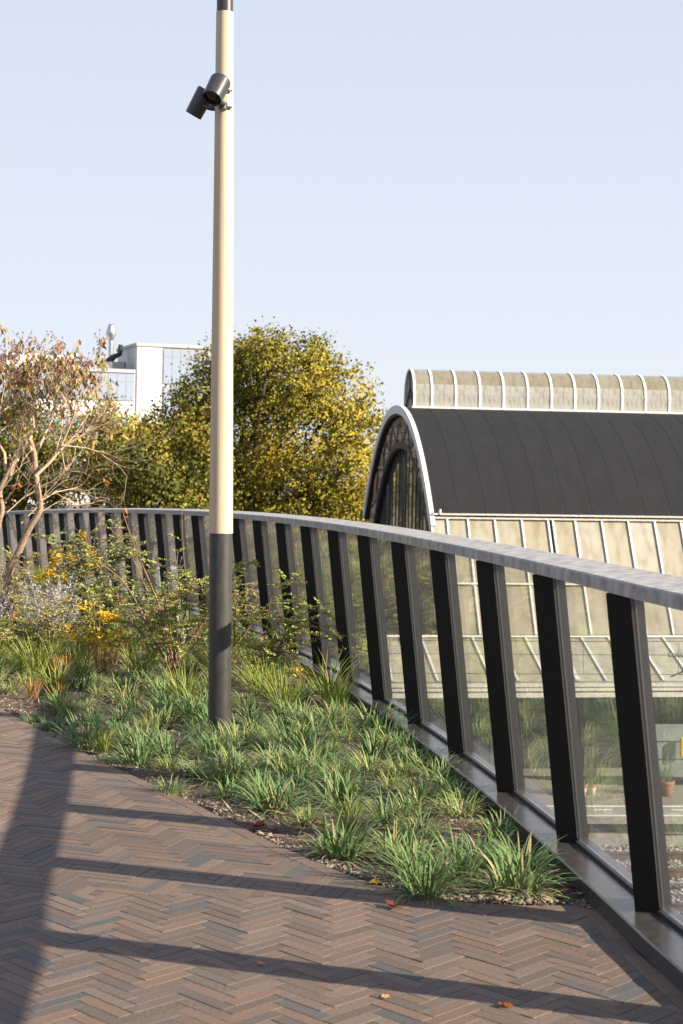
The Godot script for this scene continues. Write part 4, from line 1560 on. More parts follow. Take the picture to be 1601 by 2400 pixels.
func front_label(x: float, d: float) -> Array:
	if not in_bed(x - 0.34, d - 0.22): return ["blue-green sedge tuft in the outermost row along the brick edge", "sedges along the brick edge"]
	if rail(d).x - x < 0.38: return ["blue-green sedge tuft in the row against the metal sill", "sedges against the sill"]
	if x < -0.95: return ["blue-green sedge tuft left of the lamp post, away from the edges", "sedges left of the lamp post"]
	if d > 9.0: return ["blue-green sedge tuft between the lamp post and the railing", "sedges between lamp post and railing"]
	return ["blue-green sedge tuft in the middle of the bed before the lamp post", "sedges before the lamp post"]

func planting() -> void:
	rng.seed = 40
	var blue := Color(0.07, 0.135, 0.042)
	var blue2 := Color(0.19, 0.268, 0.104)
	var lime := Color(0.15, 0.21, 0.035)
	var lime2 := Color(0.26, 0.29, 0.055)
	var sedges := []
	for k in 6: sedges.append(sedge_mesh(100 + k, 150, 0.2, 0.007, blue, blue2, 0.07, 0.2, 1.4, 1.4, 0.075))
	var pale := []
	for k in 4: pale.append(sedge_mesh(120 + k, 140, 0.2, 0.0058, Color(0.14, 0.215, 0.06), Color(0.27, 0.325, 0.115), 0.16, 0.45, 1.4, 1.6, 0.07))
	var limes := []
	for k in 4: limes.append(sedge_mesh(140 + k, 120, 0.42, 0.0055, lime, lime2, 0.10, 0.85, 1.5, 1.1, 0.06))
	var rusty := []
	for k in 2: rusty.append(sedge_mesh(160 + k, 70, 0.24, 0.004, Color(0.34, 0.15, 0.035), Color(0.36, 0.24, 0.06), 0.4, 1.0, 1.5, 0.5, 0.04))
	var spots := []       # every plant that stands: x, d, radius
	var free := func(x: float, d: float, r: float) -> bool:
		for q in spots:
			if Vector2(q[0] - x, q[1] - d).length() < (q[2] + r): return false
		return true
	spots.append([-0.739, 9.62, 0.10])
	spots.append([-3.32, 15.0, 0.12])
	# single plants that can be told apart
	var named := [
		[0.70, 5.98, 1.15, sedges, "blue-green sedge tuft in the bed's sharp corner, nearest the metal sill"],
		[0.33, 6.12, 1.12, sedges, "blue-green sedge tuft second from the bed's sharp corner along the bricks"],
		[0.02, 6.55, 1.15, sedges, "dark green sedge tuft beside the red fallen leaves at the brick edge"],
		[-0.60, 8.05, 1.2, sedges, "sedge tuft at the brick edge just in front of the lamp post"],
		[-0.95, 8.75, 1.15, sedges, "sedge tuft at the brick edge left of the lamp post's foot"],
		[-0.38, 10.6, 1.0, limes, "tall lime-green grass clump right behind the lamp post"],
		[-0.70, 9.36, 0.75, sedges, "small sedge tuft leaning against the foot of the lamp post"],
		[-0.86, 9.50, 0.7, sedges, "small sedge tuft on the left side of the lamp post's foot"],
	]
	for q in named:
		place(q[3][0 if q[3].size() < 2 else spots.size() % q[3].size()], "sedge_tuft" if q[3] == sedges else "grass_clump", q[0], q[1], q[2], q[4], "grass", "")
		spots.append([q[0], q[1], 0.11])
	# the rest, by zones
	var zones := [
		# d0, d1, tries, kinds, radius, scale, share
		[5.9, 10.6, 6500, "front", 0.102, 1.0],
		[10.2, 14.0, 3000, "middle", 0.125, 1.05],
		[14.0, 20.0, 1500, "back", 0.21, 1.15],
		[20.0, 30.0, 500, "far", 0.45, 1.3],
	]
	for z in zones:
		for k in z[2]:
			var d := rng.randf_range(z[0], z[1])
			var lo := -2.6 - maxf(d - 10, 0) * 0.55
			var x := rng.randf_range(lo, 1.0)
			if x < -0.245 * d: continue
			if not in_bed(x, d) or not in_bed(x + (0.06 if z[3] == "front" else 0.12), d + 0.02): continue
			var rim := not in_bed(x - 0.21, d - 0.14)
			if rim and rng.randf() < 0.97: continue
			if not free.call(x, d, z[4]): continue
			if z[3] == "middle" and x < -1.9 and rng.randf() < 0.55: continue
			if z[3] == "back" and x < -1.5 and rng.randf() < 0.55: continue
			spots.append([x, d, z[4]])
			var t := rng.randf()
			var s: float = z[5] * rng.randf_range(0.62, 1.22)
			if z[3] == "front":
				var railside := x > rail(d).x - 0.75 and d > 7.2  # paler tufts are commoner in this strip by the sill
				if t < (0.45 if railside else 0.12):
					place(pale[rng.randi_range(0, 3)], "sedge_tuft", x, d, s, "straw-mixed pale sedge tuft in the sunny strip along the metal sill", "grass", "pale sedges along the sill")
				elif t > 0.965:
					place(limes[rng.randi_range(0, 3)], "grass_clump", x, d, s * 0.6, "small lime-green grass clump among the front sedges", "grass", "lime grasses among the front sedges")
				else:
					place(sedges[rng.randi_range(0, 5)], "sedge_tuft", x, d, s, front_label(x, d)[0], "grass", front_label(x, d)[1])
			elif z[3] == "middle":
				if t < 0.30:
					place(limes[rng.randi_range(0, 3)], "grass_clump", x, d, s * 0.85, "lime-green grass clump in the middle of the bed around the shrub", "grass", "lime grasses around the shrub")
				elif t < 0.62:
					place(pale[rng.randi_range(0, 3)], "sedge_tuft", x, d, s, "pale sedge tuft behind the lamp post", "grass", "pale sedges behind the lamp post")
				elif t < 0.80 and x < -1.6:
					place(rusty[rng.randi_range(0, 1)], "rusty_grass", x, d, s, "wispy rust-orange grass tuft in the left part of the bed", "grass", "rust-orange grasses")
				else:
					place(sedges[rng.randi_range(0, 5)], "sedge_tuft", x, d, s * 1.05, "blue-green sedge tuft in the middle of the bed behind the lamp post", "grass", "blue-green sedges of the middle bed")
			else:
				if t < 0.35:
					place(limes[rng.randi_range(0, 3)], "grass_clump", x, d, s * 0.8, "lime-green grass clump at the back of the bed", "grass", "lime grasses at the back")
				elif t < 0.5:
					place(rusty[rng.randi_range(0, 1)], "rusty_grass", x, d, s, "wispy rust-orange grass tuft at the back of the bed", "grass", "rust-orange grasses at the back")
				else:
					place(pale[rng.randi_range(0, 3)], "sedge_tuft", x, d, s, "pale sedge tuft at the back of the bed", "grass", "pale sedges at the back")
	shrubs()
	flowers()


func shrub(called: String, label: String, at: Vector3, stems: Array, dens: float, leaf_size: float, pal: Array, sd: int, cat := "shrub", stem_col := Color(0.16, 0.085, 0.055)) -> void:
	var rg := RandomNumberGenerator.new()
	rg.seed = sd
	var root := thing(called, at, label, cat)
	var fol := Geo.new()
	for s in stems:
		# s: control points relative to the foot, radius
		var cur := Curve3D.new()
		var c: Array = s[0]
		for k in c.size():
			var tg: Vector3 = (c[mini(k + 1, c.size() - 1)] - c[maxi(k - 1, 0)]) / 5.0
			cur.add_point(c[k], -tg, tg)
		var L := cur.get_baked_length()
		var pts := []
		var rad := []
		for k in 15:
			pts.append(cur.sample_baked(L * k / 14.0, true))
			rad.append(lerpf(s[1], s[1] * 0.35, k / 14.0))
		var g := Geo.new()
		g.col = stem_col * rg.randf_range(0.85, 1.25)
		g.tube(pts, rad, 5)
		# side twigs
		var n := int(L * dens * 1.25)
		for k in n:
			var f := rg.randf_range(0.22, 1.0)
			var q := cur.sample_baked(L * f, true)
			var tl := rg.randf_range(0.10, 0.30) * (1.15 - 0.4 * f)
			var az := rg.randf() * TAU
			var dir := Vector3(cos(az), rg.randf_range(-0.15, 0.7), sin(az)).normalized()
			var e := q + dir * tl + Vector3(0, -0.03, 0)
			g.tube([q, (q + e) / 2 + Vector3(0, 0.015, 0), e], [0.0022, 0.0018, 0.001], 3, false)
			# pinnate leaves along the twig
			var m := int(tl / 0.017)
			for j in m:
				var w := q.lerp(e, (j + 0.5) / m) + Vector3(0, 0.012, 0)
				for sgn in [-1, 1]:
					var t := clampf(rg.randf() * 0.999, 0, 0.999) * (pal.size() - 1)
					var c0: Color = pal[int(t)]
					fol.col = c0.lerp(pal[int(t) + 1], t - int(t)) * rg.randf_range(0.8, 1.2)
					var ld: Vector3 = (dir * 0.5 + dir.cross(Vector3.UP).normalized() * sgn + Vector3(0, rg.randfn(0.15, 0.3), 0)).normalized()
					var sd2: Vector3 = ld.cross(Vector3(rg.randfn(), 0.7, rg.randfn())).normalized()
					fol.leaf(w, ld, sd2, leaf_size * 0.78 * rg.randf_range(0.7, 1.3), leaf_size * 0.5)
		inst(g.mesh(), "stem", M.twig, root)
	tag(inst(fol.mesh(), "foliage", M.leaf, root), "", "", "", "stuff")

func arch_stems(sd: int, n: int, reach: float, height: float, lean: Vector3) -> Array:
	var rg := RandomNumberGenerator.new()
	rg.seed = sd
	var out := []
	for k in n:
		var az := rg.randf() * TAU
		var r := reach * rg.randf_range(0.35, 1.0)
		var h := height * rg.randf_range(0.55, 1.05)
		var e := Vector3(cos(az) * r, h, sin(az) * r * 0.8) + lean * rg.randf_range(0.4, 1.0)
		out.append([[Vector3(rg.randfn(), 0, rg.randfn()) * 0.04, Vector3(e.x * 0.35, h * 0.5, e.z * 0.35), Vector3(e.x * 0.72, h * 0.88, e.z * 0.72), e], rg.randf_range(0.004, 0.008)])
	return out

func shrubs() -> void:
	var olive := [Color(0.13, 0.17, 0.055), Color(0.20, 0.25, 0.07), Color(0.28, 0.31, 0.085), Color(0.37, 0.34, 0.08)]
	var big := arch_stems(5, 12, 0.75, 0.95, Vector3(-0.1, 0.0, 0))
	# the long red-brown shoots that rise to the left and over the rail
	big.append([[Vector3(0, 0, 0), Vector3(-0.20, 0.42, 0.05), Vector3(-0.42, 0.78, 0.05), Vector3(-0.72, 0.98, 0.1)], 0.011])
	big.append([[Vector3(0.02, 0, 0), Vector3(-0.12, 0.55, 0.0), Vector3(-0.30, 0.98, 0.0), Vector3(-0.42, 1.28, -0.05)], 0.009])
	big.append([[Vector3(0.02, 0, 0), Vector3(-0.2, 0.6, -0.1), Vector3(-0.42, 1.05, -0.1), Vector3(-0.62, 1.22, -0.15)], 0.008])
	big.append([[Vector3(0.04, 0, 0), Vector3(0.10, 0.5, -0.1), Vector3(0.05, 0.95, -0.1), Vector3(0.03, 1.32, -0.1)], 0.007])
	shrub("arching_shrub", "arching red-stemmed shrub with small yellow-green leaves left of the lamp post", V(-1.28, 12.0, soil(-1.28, 12.0)), big, 10.0, 0.030, olive, 6)
	var mid := arch_stems(8, 9, 0.5, 0.95, Vector3(0.1, 0, 0))
	shrub("arching_shrub", "leafy arching shrub directly behind the lamp post", V(-0.95, 13.2, soil(-0.95, 13.2)), mid, 11.0, 0.030, olive, 9)
	var low := arch_stems(11, 7, 0.45, 0.5, Vector3(0.1, 0, 0.1))
	low.append([[Vector3(0, 0, 0), Vector3(0.22, 0.42, 0.1), Vector3(0.5, 0.42, 0.22), Vector3(0.78, 0.26, 0.35)], 0.006])
	low.append([[Vector3(0, 0, 0), Vector3(0.20, 0.45, 0.15), Vector3(0.42, 0.50, 0.3), Vector3(0.6, 0.38, 0.4)], 0.006])
	low.append([[Vector3(0, 0, 0), Vector3(0.12, 0.5, 0.05), Vector3(0.26, 0.6, 0.1), Vector3(0.5, 0.56, 0.2)], 0.006])
	low.append([[Vector3(0, 0, 0), Vector3(0.02, 0.5, 0.0), Vector3(0.08, 0.72, 0.0), Vector3(0.25, 0.84, 0.1)], 0.005])
	shrub("arching_shrub", "low spreading shrub right of the lamp post reaching towards the glass", V(-0.58, 12.0, soil(-0.58, 12.0)), low, 15.0, 0.030, olive, 12)
	var rear := arch_stems(15, 9, 0.5, 1.15, Vector3(0, 0, 0))
	shrub("arching_shrub", "grey-green feathery shrub overtopping the handrail at the back of the bed", V(-2.35, 14.6, soil(-2.35, 14.6)), rear, 27.0, 0.034, [Color(0.13, 0.16, 0.075), Color(0.18, 0.22, 0.10), Color(0.24, 0.27, 0.12)], 16)
	var side := arch_stems(18, 7, 0.5, 0.62, Vector3(0, 0, 0))
	shrub("arching_shrub", "loose low shrub beneath the yellow-leaved perennials", V(-1.95, 13.1, soil(-1.95, 13.1)), side, 24.0, 0.028, olive, 19)
	var haze := [Color(0.20, 0.22, 0.08), Color(0.28, 0.28, 0.10), Color(0.36, 0.31, 0.10), Color(0.24, 0.26, 0.14)]
	for q in [[-2.95, 15.7, 0.75, 31, "feathery olive shrub between the small tree and the railing"], [-3.55, 16.6, 0.8, 33, "feathery olive shrub behind the small tree's stems"], [-2.45, 13.2, 0.62, 35, "low feathery shrub in front of the lilac clump"], [-1.72, 14.4, 0.62, 37, "feathery olive shrub behind the long red shoots"], [-1.15, 15.3, 0.6, 39, "feathery olive shrub against the railing left of the lamp post"], [-3.0, 12.9, 0.42, 41, "low straw-coloured feathery shrub on the left soil"]]:
		shrub("feathery_shrub", q[4], V(q[0], q[1], soil(q[0], q[1])), arch_stems(q[3], 11, 0.42, q[2], Vector3.ZERO), 21.0, 0.026, haze, q[3] + 1, "shrub", Color(0.24, 0.16, 0.09))
	shrub("leafy_herb", "small broad-leaved green herb on the bare soil at the left", V(-3.05, 14.0, soil(-3.05, 14.0)), arch_stems(22, 10, 0.16, 0.28, Vector3.ZERO), 34.0, 0.03, [Color(0.07, 0.12, 0.03), Color(0.13, 0.19, 0.04)], 23, "herb", Color(0.09, 0.11, 0.04))
	shrub("leafy_herb", "bright green herb on the bare soil right of the broad-leaved one", V(-2.65, 13.4, soil(-2.65, 13.4)), arch_stems(24, 8, 0.12, 0.24, Vector3.ZERO), 34.0, 0.028, [Color(0.10, 0.17, 0.03), Color(0.18, 0.24, 0.05)], 25, "herb", Color(0.09, 0.11, 0.04))


func perennial(called: String, label: String, group: String, x: float, d: float, h: float, w: float, n: int, leaf_c: Array, size: float, low: float, sd: int, cat: String, stem_c: Color) -> void:
	# many thin upright stems, each with small leaves or flowers up to its tip
	var rg := RandomNumberGenerator.new()
	rg.seed = sd
	var root := thing(called, V(x, d, soil(x, d)), label, cat, group)
	var st := Geo.new()
	var fl := Geo.new()
	for k in n:
		var az := rg.randf() * TAU
		var r := w * sqrt(rg.randf())
		var e := Vector3(cos(az) * r, h * (rg.randf_range(0.45, 1.12) if cat == "flowers" else rg.randf_range(0.65, 1.1)), sin(az) * r)
		var b := Vector3(cos(az) * r * 0.25, 0, sin(az) * r * 0.25)
		st.col = stem_c * rg.randf_range(0.8, 1.2)
		st.tube([b, b.lerp(e, 0.5) + Vector3(cos(az), 0, sin(az)) * -0.01, e], [0.0026, 0.002, 0.0012], 3, false)
		var m := int(h * 75)
		for j in m:
			var f := low + (1.0 - low) * j / m
			var q := b.lerp(e, f)
			var a2 := rg.randf() * TAU
			fl.col = (leaf_c[rg.randi_range(0, leaf_c.size() - 1)] as Color) * rg.randf_range(0.8, 1.2)
			var dir := Vector3(cos(a2), rg.randf_range(0.0, 0.8), sin(a2)).normalized()
			if cat == "perennial": q += Vector3(cos(az), rg.randf_range(-0.15, 0.35), sin(az)) * rg.randf_range(0.0, 0.13)
			var side := dir.cross(Vector3(rg.randfn(0, 0.5), 1, rg.randfn(0, 0.5))).normalized()
			fl.leaf(q, dir, side, size * rg.randf_range(0.6, 1.3), size * 0.42)
	tag(inst(st.mesh(), "stems", M.twig, root), "", "", "", "stuff")
	tag(inst(fl.mesh(), "flower_spikes" if cat == "flowers" else "foliage", M.leaf, root), "", "", "", "stuff")


func flowers() -> void:
	var lilac := [Color(0.46, 0.44, 0.56), Color(0.40, 0.39, 0.48), Color(0.52, 0.50, 0.60), Color(0.30, 0.31, 0.30)]
	var silver := [Color(0.32, 0.31, 0.34), Color(0.26, 0.26, 0.27), Color(0.36, 0.35, 0.40)]
	var amber := [Color(0.60, 0.37, 0.02), Color(0.64, 0.43, 0.03), Color(0.55, 0.31, 0.02), Color(0.40, 0.32, 0.05)]
	var g1 := "lilac perennials below the small tree"
	perennial("russian_sage", "dense lilac flowering clump right of the small tree's stem", "", -2.62, 14.0, 0.64, 0.32, 58, lilac, 0.026, 0.62, 301, "flowers", Color(0.30, 0.31, 0.28))
	perennial("russian_sage", "silvery lilac clump at the foot of the small tree", "", -3.35, 14.4, 0.60, 0.36, 60, silver + lilac, 0.024, 0.5, 302, "flowers", Color(0.28, 0.27, 0.24))
	perennial("russian_sage", "thin grey seed spikes standing before the railing, left of the yellow leaves", "", -2.75, 16.0, 0.85, 0.35, 26, silver, 0.016, 0.55, 303, "flowers", Color(0.30, 0.29, 0.28))
	perennial("russian_sage", "tall silvery spikes at the left edge of the view", "", -3.62, 15.6, 0.95, 0.28, 50, silver, 0.018, 0.3, 304, "flowers", Color(0.30, 0.29, 0.28))
	perennial("russian_sage", "sparse grey spikes in front of the dark posts behind the shrub", "", -1.85, 15.6, 0.8, 0.3, 18, silver, 0.016, 0.5, 305, "flowers", Color(0.25, 0.22, 0.20))
	perennial("yellow_perennial", "amber-leaved perennial beside the lilac clump, touching the railing", "", -2.70, 15.3, 0.90, 0.18, 9, amber, 0.045, 0.86, 311, "perennial", Color(0.30, 0.2, 0.08))
	perennial("yellow_perennial", "tall amber-leaved perennial under the feathery shrub's crown", "", -2.42, 15.0, 0.98, 0.10, 6, amber, 0.045, 0.86, 312, "perennial", Color(0.30, 0.2, 0.08))
	perennial("yellow_perennial", "short amber-leaved perennial above the lime grass in the left bed", "", -2.13, 12.4, 0.40, 0.08, 6, amber, 0.042, 0.75, 313, "perennial", Color(0.30, 0.2, 0.08))
	perennial("yellow_perennial", "amber-leaved perennial left of the long red shoots", "", -2.02, 12.9, 0.58, 0.08, 6, amber, 0.042, 0.84, 314, "perennial", Color(0.30, 0.2, 0.08))
	perennial("yellow_perennial", "amber-leaved sprig against the foot of the red shoots", "", -1.80, 12.2, 0.40, 0.09, 6, amber, 0.042, 0.75, 315, "perennial", Color(0.30, 0.2, 0.08))
	perennial("yellow_perennial", "small yellow sprig near the sill right of the lamp post", "", -0.28, 11.7, 0.22, 0.06, 6, amber, 0.04, 0.4, 316, "perennial", Color(0.30, 0.2, 0.08))
	var ivory := [Color(0.62, 0.62, 0.58), Color(0.55, 0.56, 0.5)]
	perennial("white_flower", "little white flower head left of the lamp post", "", -1.34, 13.0, 0.44, 0.05, 9, ivory, 0.022, 0.82, 321, "flowers", Color(0.12, 0.15, 0.06))
	perennial("white_flower", "pale faded flower head by the amber leaves", "", -2.08, 13.3, 0.5, 0.05, 6, ivory, 0.02, 0.88, 322, "flowers", Color(0.12, 0.15, 0.06))


# ---------------------------------------------------------------- tracks, platform, wires
func P(a: float, v: float, y: float) -> Vector3:       # along the platform, across it
	var t := deg_to_rad(4.4)
	return V(5.83 + a * cos(t) - v * sin(t), 34.44 + a * sin(t) + v * cos(t), y)

func pbox(a0: float, a1: float, v0: float, v1: float, y0: float, y1: float) -> Geo:
	var g := Geo.new()
	g.hexa([P(a0, v0, y0), P(a1, v0, y0), P(a1, v1, y0), P(a0, v1, y0)], [P(a0, v0, y1), P(a1, v0, y1), P(a1, v1, y1), P(a0, v1, y1)])
	return g

func yard_details() -> void:
	rng.seed = 77
	# platform
	var plat := Node3D.new()
	plat.name = "platform"
	add_child(plat)
	tag(plat, "", "", "", "structure")
	inst(pbox(-9, 22, 0.42, 26, YARD - 0.1, PLATFORM).mesh(), "platform_slab", M.paving, plat)
	for k in 16:
		inst(pbox(-9 + k * 2.0 + 0.006, -9 + (k + 1) * 2.0 - 0.006, -0.02, 0.42, PLATFORM - 0.16, PLATFORM + 0.003).mesh(), "coping", M.concrete, plat)
		inst(pbox(-9 + k * 2.0 + 0.006, -9 + (k + 1) * 2.0 - 0.006, 0.16, 0.42, YARD - 0.1, PLATFORM - 0.16).mesh(), "wall_block", M.concrete, plat)
	inst(pbox(-9, 22, 0.06, 0.12, PLATFORM, PLATFORM + 0.007).mesh(), "white_line", M.paint, plat)
	inst(pbox(-9, 22, 1.02, 1.12, PLATFORM, PLATFORM + 0.006).mesh(), "white_line", M.paint, plat)
	inst(pbox(-9, 22, 0.43, 1.015, PLATFORM, PLATFORM + 0.004).mesh(), "warning_strip", mat(lin(0.17, 0.18, 0.145), 0.85), plat)
	for k in 28:
		inst(pbox(-8 + k * 0.9, -8 + k * 0.9 + 0.42, 0.66, 0.72, PLATFORM, PLATFORM + 0.008).mesh(), "white_dash", M.paint, plat)
	# tracks
	for q in [[-1.9, "railway track beside the platform wall"], [-5.9, "railway track nearer to the bridge"]]:
		var t := thing("railway_track", Vector3.ZERO, q[1], "railway track")
		var v: float = q[0]
		for s in [-0.72, 0.72]:
			var g := pbox(-20, 24, v + s - 0.07, v + s + 0.07, YARD + 0.02, YARD + 0.05)
			var g2 := pbox(-20, 24, v + s - 0.012, v + s + 0.012, YARD + 0.05, YARD + 0.15)
			var g3 := pbox(-20, 24, v + s - 0.034, v + s + 0.034, YARD + 0.15, YARD + 0.19)
			for e in [g2, g3]:
				var at: int = g.v.size()
				g.v.append_array(e.v)
				g.n.append_array(e.n)
				g.c.append_array(e.c)
				g.uv.append_array(e.uv)
				for id in e.i: g.i.append(id + at)
			inst(g.mesh(), "rail", M.rust, t)
		for k in 26:
			inst(pbox(-6 + k * 0.6, -6 + k * 0.6 + 0.25, v - 1.3, v + 1.3, YARD - 0.1, YARD + 0.018).mesh(), "sleeper", M.sleeper, t)
	# stones lying on the ballast
	var peb := Geo.new()
	peb.ball(Vector3.ZERO, 1.0, 4)
	var mm := MultiMesh.new()
	mm.transform_format = MultiMesh.TRANSFORM_3D
	mm.use_colors = true
	mm.mesh = peb.mesh()
	mm.instance_count = 16000
	for k in 16000:
		var w := P(rng.randf_range(-4, 7), rng.randf_range(-9.5, 0.1), YARD + rng.randf_range(-0.02, 0.03))
		var r := rng.randf_range(0.02, 0.045)
		mm.set_instance_transform(k, Transform3D(Basis.from_euler(Vector3(rng.randf() * 3, rng.randf() * 3, 0)).scaled(Vector3(r * 1.3, r * 0.8, r)), w))
		var c := rng.randf_range(0.10, 0.34)
		mm.set_instance_color(k, Color(c, c * 0.94, c * 0.84))
	var o := MultiMeshInstance3D.new()
	o.name = "ballast_stones"
	o.multimesh = mm
	o.material_override = M.pebble
	add_child(o)
	tag(o, "grey ballast stones between the railway tracks", "ballast", "", "stuff")
	# pots on the platform
	for q in [[0.13, 2.2, 0.17, 0.30, "pale planter with a terracotta rim under the hall's canopy"], [0.46, 2.45, 0.12, 0.24, "smaller pale pot beside the planter with terracotta rim"], [2.22, 2.3, 0.2, 0.36, "terracotta pot standing alone near the right edge of the view"]]:
		var t := thing("plant_pot", P(q[0], q[1], PLATFORM + 0.002), q[4], "plant pot")
		var r: float = q[2]
		var h: float = q[3]
		var g := Geo.new()
		g.lathe([Vector2(0.0, 0.0), Vector2(r * 0.72, 0.002), Vector2(r * 0.95, h * 0.75)], 20)
		inst(g.mesh(), "body", M.glaze if r < 0.19 else M.terracotta, t)
		g = Geo.new()
		g.lathe([Vector2(r * 0.95, h * 0.75), Vector2(r * 1.08, h * 0.77), Vector2(r * 1.1, h), Vector2(r * 0.98, h), Vector2(r * 0.95, h * 0.85), Vector2(0, h * 0.85)], 20)
		inst(g.mesh(), "rim", M.terracotta, t)
		inst(sedge_mesh(int(r * 1000), 70, 0.75, 0.014, Color(0.10, 0.14, 0.06), Color(0.18, 0.2, 0.09), 0.1, 0.9, 1.5, 1.0, r * 0.7), "grass", M.grass, t, Vector3(0, h * 0.85, 0))
	# shelter wall with a yellow box
	var sh := thing("platform_shelter", P(2.9, 3.4, PLATFORM + 0.002), "grey-green panelled platform shelter at the right edge", "shelter")
	sh.rotation.y = deg_to_rad(4.4)
	for k in 3:
		var g := Geo.new()
		g.box(Vector3(-1.4, 0.25 + k * 0.44, -0.05), Vector3(2.6, 0.25 + k * 0.44 + 0.40, 0.05))
		inst(g.mesh(), "panel", M.teal, sh)
	for x in [-1.3, 0.6, 2.5]:
		var g := Geo.new()
		g.box(Vector3(x, 0, -0.14), Vector3(x + 0.08, 1.7, -0.06))
		inst(g.mesh(), "upright", M.dark_frame, sh)
	var gy := Geo.new()
	gy.bevel_box(Vector3(-0.09, -0.24, -0.05), Vector3(0.09, 0.24, 0.05), 0.02)
	tag(inst(gy.mesh(), "yellow_box", M.yellow, self, P(2.93, 3.2, PLATFORM + 1.0)), "small yellow box on the panelled platform shelter", "box")
	# cable along the platform wall, and its yellow coupling
	var pts := []
	var rad := []
	for k in 40:
		pts.append(P(-4 + k * 0.3, 0.10, YARD + 0.36 + 0.03 * sin(k * 0.55)))
		rad.append(0.016)
	var gc := Geo.new()
	gc.tube(pts, rad, 6)
	tag(inst(gc.mesh(), "wall_cable", M.wire), "black cable sagging along the pale platform wall", "cable")
	gc = Geo.new()
	gc.bevel_box(Vector3(-0.10, -0.10, -0.05), Vector3(0.10, 0.10, 0.05), 0.015)
	var cp := thing("cable_coupling", P(1.42, 0.05, YARD + 0.36), "yellow and black coupling on the cable along the platform wall", "coupling")
	inst(gc.mesh(), "body", M.yellow, cp)
	gc = Geo.new()
	for k in 3: gc.box(Vector3(-0.07 + k * 0.055, -0.103, -0.053), Vector3(-0.05 + k * 0.055, 0.103, 0.056))
	inst(gc.mesh(), "stripes", M.rubber, cp)
	# overhead wires
	for q in [[-5.9, -1.95, -1.35, "overhead line of the track nearer to the bridge"], [-1.9, -2.05, -1.65, "overhead line of the track beside the platform"]]:
		var t := thing("overhead_line", Vector3.ZERO, q[3], "overhead line")
		var v: float = q[0]
		for w in [[q[1], 0.0, 0.007, "contact_wire"], [q[2], 0.12, 0.0075, "catenary_wire"]]:
			var pp := []
			var rr := []
			for k in 41:
				var a := -14.0 + k * 0.9
				pp.append(P(a, v + 0.12 * sin(a * 0.2), w[0] + w[1] * 2.0 * pow((a + 3.0) / 12.0, 2.0)))
				rr.append(w[2])
			var g := Geo.new()
			g.tube(pp, rr, 5)
			inst(g.mesh(), w[3], M.wire, t)
		for k in 7:
			var a := -5.4 + k * 1.8
			var y1: float = q[2] + 0.24 * pow((a + 3.0) / 12.0, 2.0)
			var g := Geo.new()
			g.tube([P(a, v + 0.12 * sin(a * 0.2), q[1]), P(a, v + 0.12 * sin(a * 0.2), y1)], [0.005, 0.005], 4)
			inst(g.mesh(), "dropper", M.wire, t)
		for k in 2:
			var g := Geo.new()
			var a := 1.15 + k * 0.1
			var yy: float = q[1] if k == 0 else q[1] + 0.0
			for j in 4:
				g.tube([P(a - 0.16 + j * 0.09, v, yy), P(a - 0.10 + j * 0.09, v, yy)], [0.045, 0.045], 8)
			inst(g.mesh(), "insulator", M.teal, t)
			break
	var ms := thing("catenary_mast", P(1.95, -4.0, YARD), "dark mast with a curved bracket for the overhead wires, at the right edge", "mast")
	var gm := Geo.new()
	gm.tube([Vector3(0.1, -0.1, 0), Vector3(0.1, 4.6, 0), Vector3(0.06, 5.25, 0), Vector3(-0.1, 5.5, 0.0), Vector3(-0.5, 5.62, 0)], [0.05, 0.05, 0.045, 0.04, 0.035], 8)
	inst(gm.mesh(), "pole", M.wire, ms)
	gm = Geo.new()
	gm.tube([Vector3(0.1, 5.05, 0), Vector3(-1.5, 4.35, 0)], [0.02, 0.018], 6)
	inst(gm.mesh(), "stay", M.wire, ms)
	gm = Geo.new()
	gm.tube([Vector3(-0.42, 5.55, 0), Vector3(-0.42, 5.32, 0)], [0.015, 0.015], 6)
	gm.tube([Vector3(-0.42, 5.34, 0), Vector3(-0.42, 5.16, 0)], [0.07, 0.07], 10)
	inst(gm.mesh(), "insulator", M.teal, ms)
	# things on the square beyond the bridge
	var st := thing("brick_steps", Vector3(-14.3, -3.9, -97), "flight of orange brick steps on the square beyond the railing", "steps")
	for k in 5:
		var g := Geo.new()
		g.box(Vector3(-1.6, 0, -3.0 + k * 0.0), Vector3(1.2, 0.5 + k * 0.55, 3.0 - k * 1.1))
		inst(g.mesh(), "step", M.brickred if k % 2 else M.boards, st)
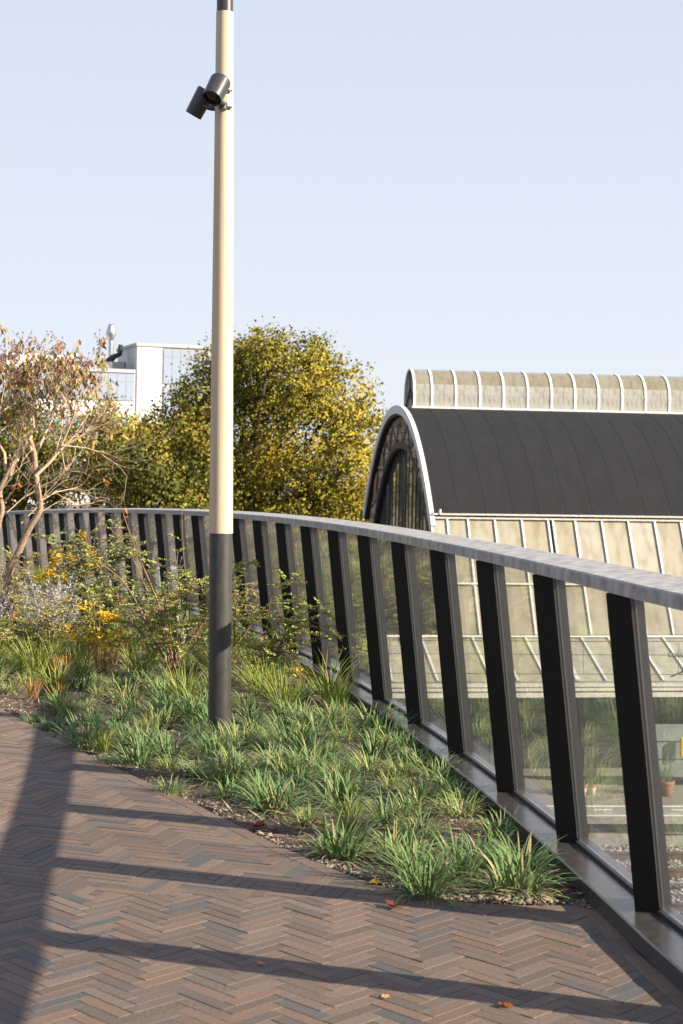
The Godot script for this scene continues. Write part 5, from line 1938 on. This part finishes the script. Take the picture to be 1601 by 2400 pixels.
	var bl := thing("blue_container", Vector3(-9.4, -4.9, -86), "pale blue container standing on the square, seen between two posts", "container")
	var gk := Geo.new()
	gk.bevel_box(Vector3(-0.7, 0, -0.6), Vector3(0.7, 1.2, 0.6), 0.05)
	inst(gk.mesh(), "body", M.blue, bl)
	gk = Geo.new()
	gk.bevel_box(Vector3(-0.75, 1.205, -0.65), Vector3(0.75, 1.32, 0.65), 0.03)
	inst(gk.mesh(), "lid", M.white, bl)


func fallen_leaves() -> void:
	rng.seed = 91
	var list := [
		[0.16, 4.72, 0.02, Color(0.55, 0.36, 0.12), "round tan fallen leaf on a grey brick in the foreground"],
		[0.52, 4.66, 0.035, Color(0.30, 0.09, 0.03), "curled rust-brown fallen leaf nearest the camera"],
		[-0.24, 5.02, 0.018, Color(0.50, 0.25, 0.12), "tiny orange fallen leaf beside the post's shadow"],
		[0.16, 6.06, 0.035, Color(0.60, 0.36, 0.05), "yellow fallen leaf on the gravel rim of the bed"],
		[0.30, 6.0, 0.02, Color(0.60, 0.40, 0.05), "small yellow fallen leaf between bed rim and bricks"],
		[0.22, 5.72, 0.05, Color(0.12, 0.04, 0.035), "dark red fallen leaf lying flat on the bricks"],
		[-0.36, 7.0, 0.06, Color(0.20, 0.05, 0.035), "crumpled red fallen leaf at the bed rim, larger of the pair"],
		[-0.29, 6.96, 0.05, Color(0.24, 0.065, 0.04), "crumpled red fallen leaf at the bed rim, smaller of the pair"],
	]
	for q in list:
		var g := Geo.new()
		g.col = q[3]
		var s: float = q[2]
		for k in 5:
			var az := TAU * k / 5.0 + rng.randf() * 0.5
			var dir := Vector3(cos(az), rng.randf_range(0.05, 0.5), sin(az)).normalized()
			g.leaf(Vector3.ZERO, dir, dir.cross(Vector3.UP).normalized(), s * rng.randf_range(0.7, 1.1), s * 0.75)
		var base := 0.004 if not in_bed(q[0], q[1]) else soil(q[0], q[1]) + 0.006
		tag(inst(g.mesh(), "fallen_leaf", M.leaf, self, V(q[0], q[1], base)), q[4], "leaf", "fallen leaves on the path")
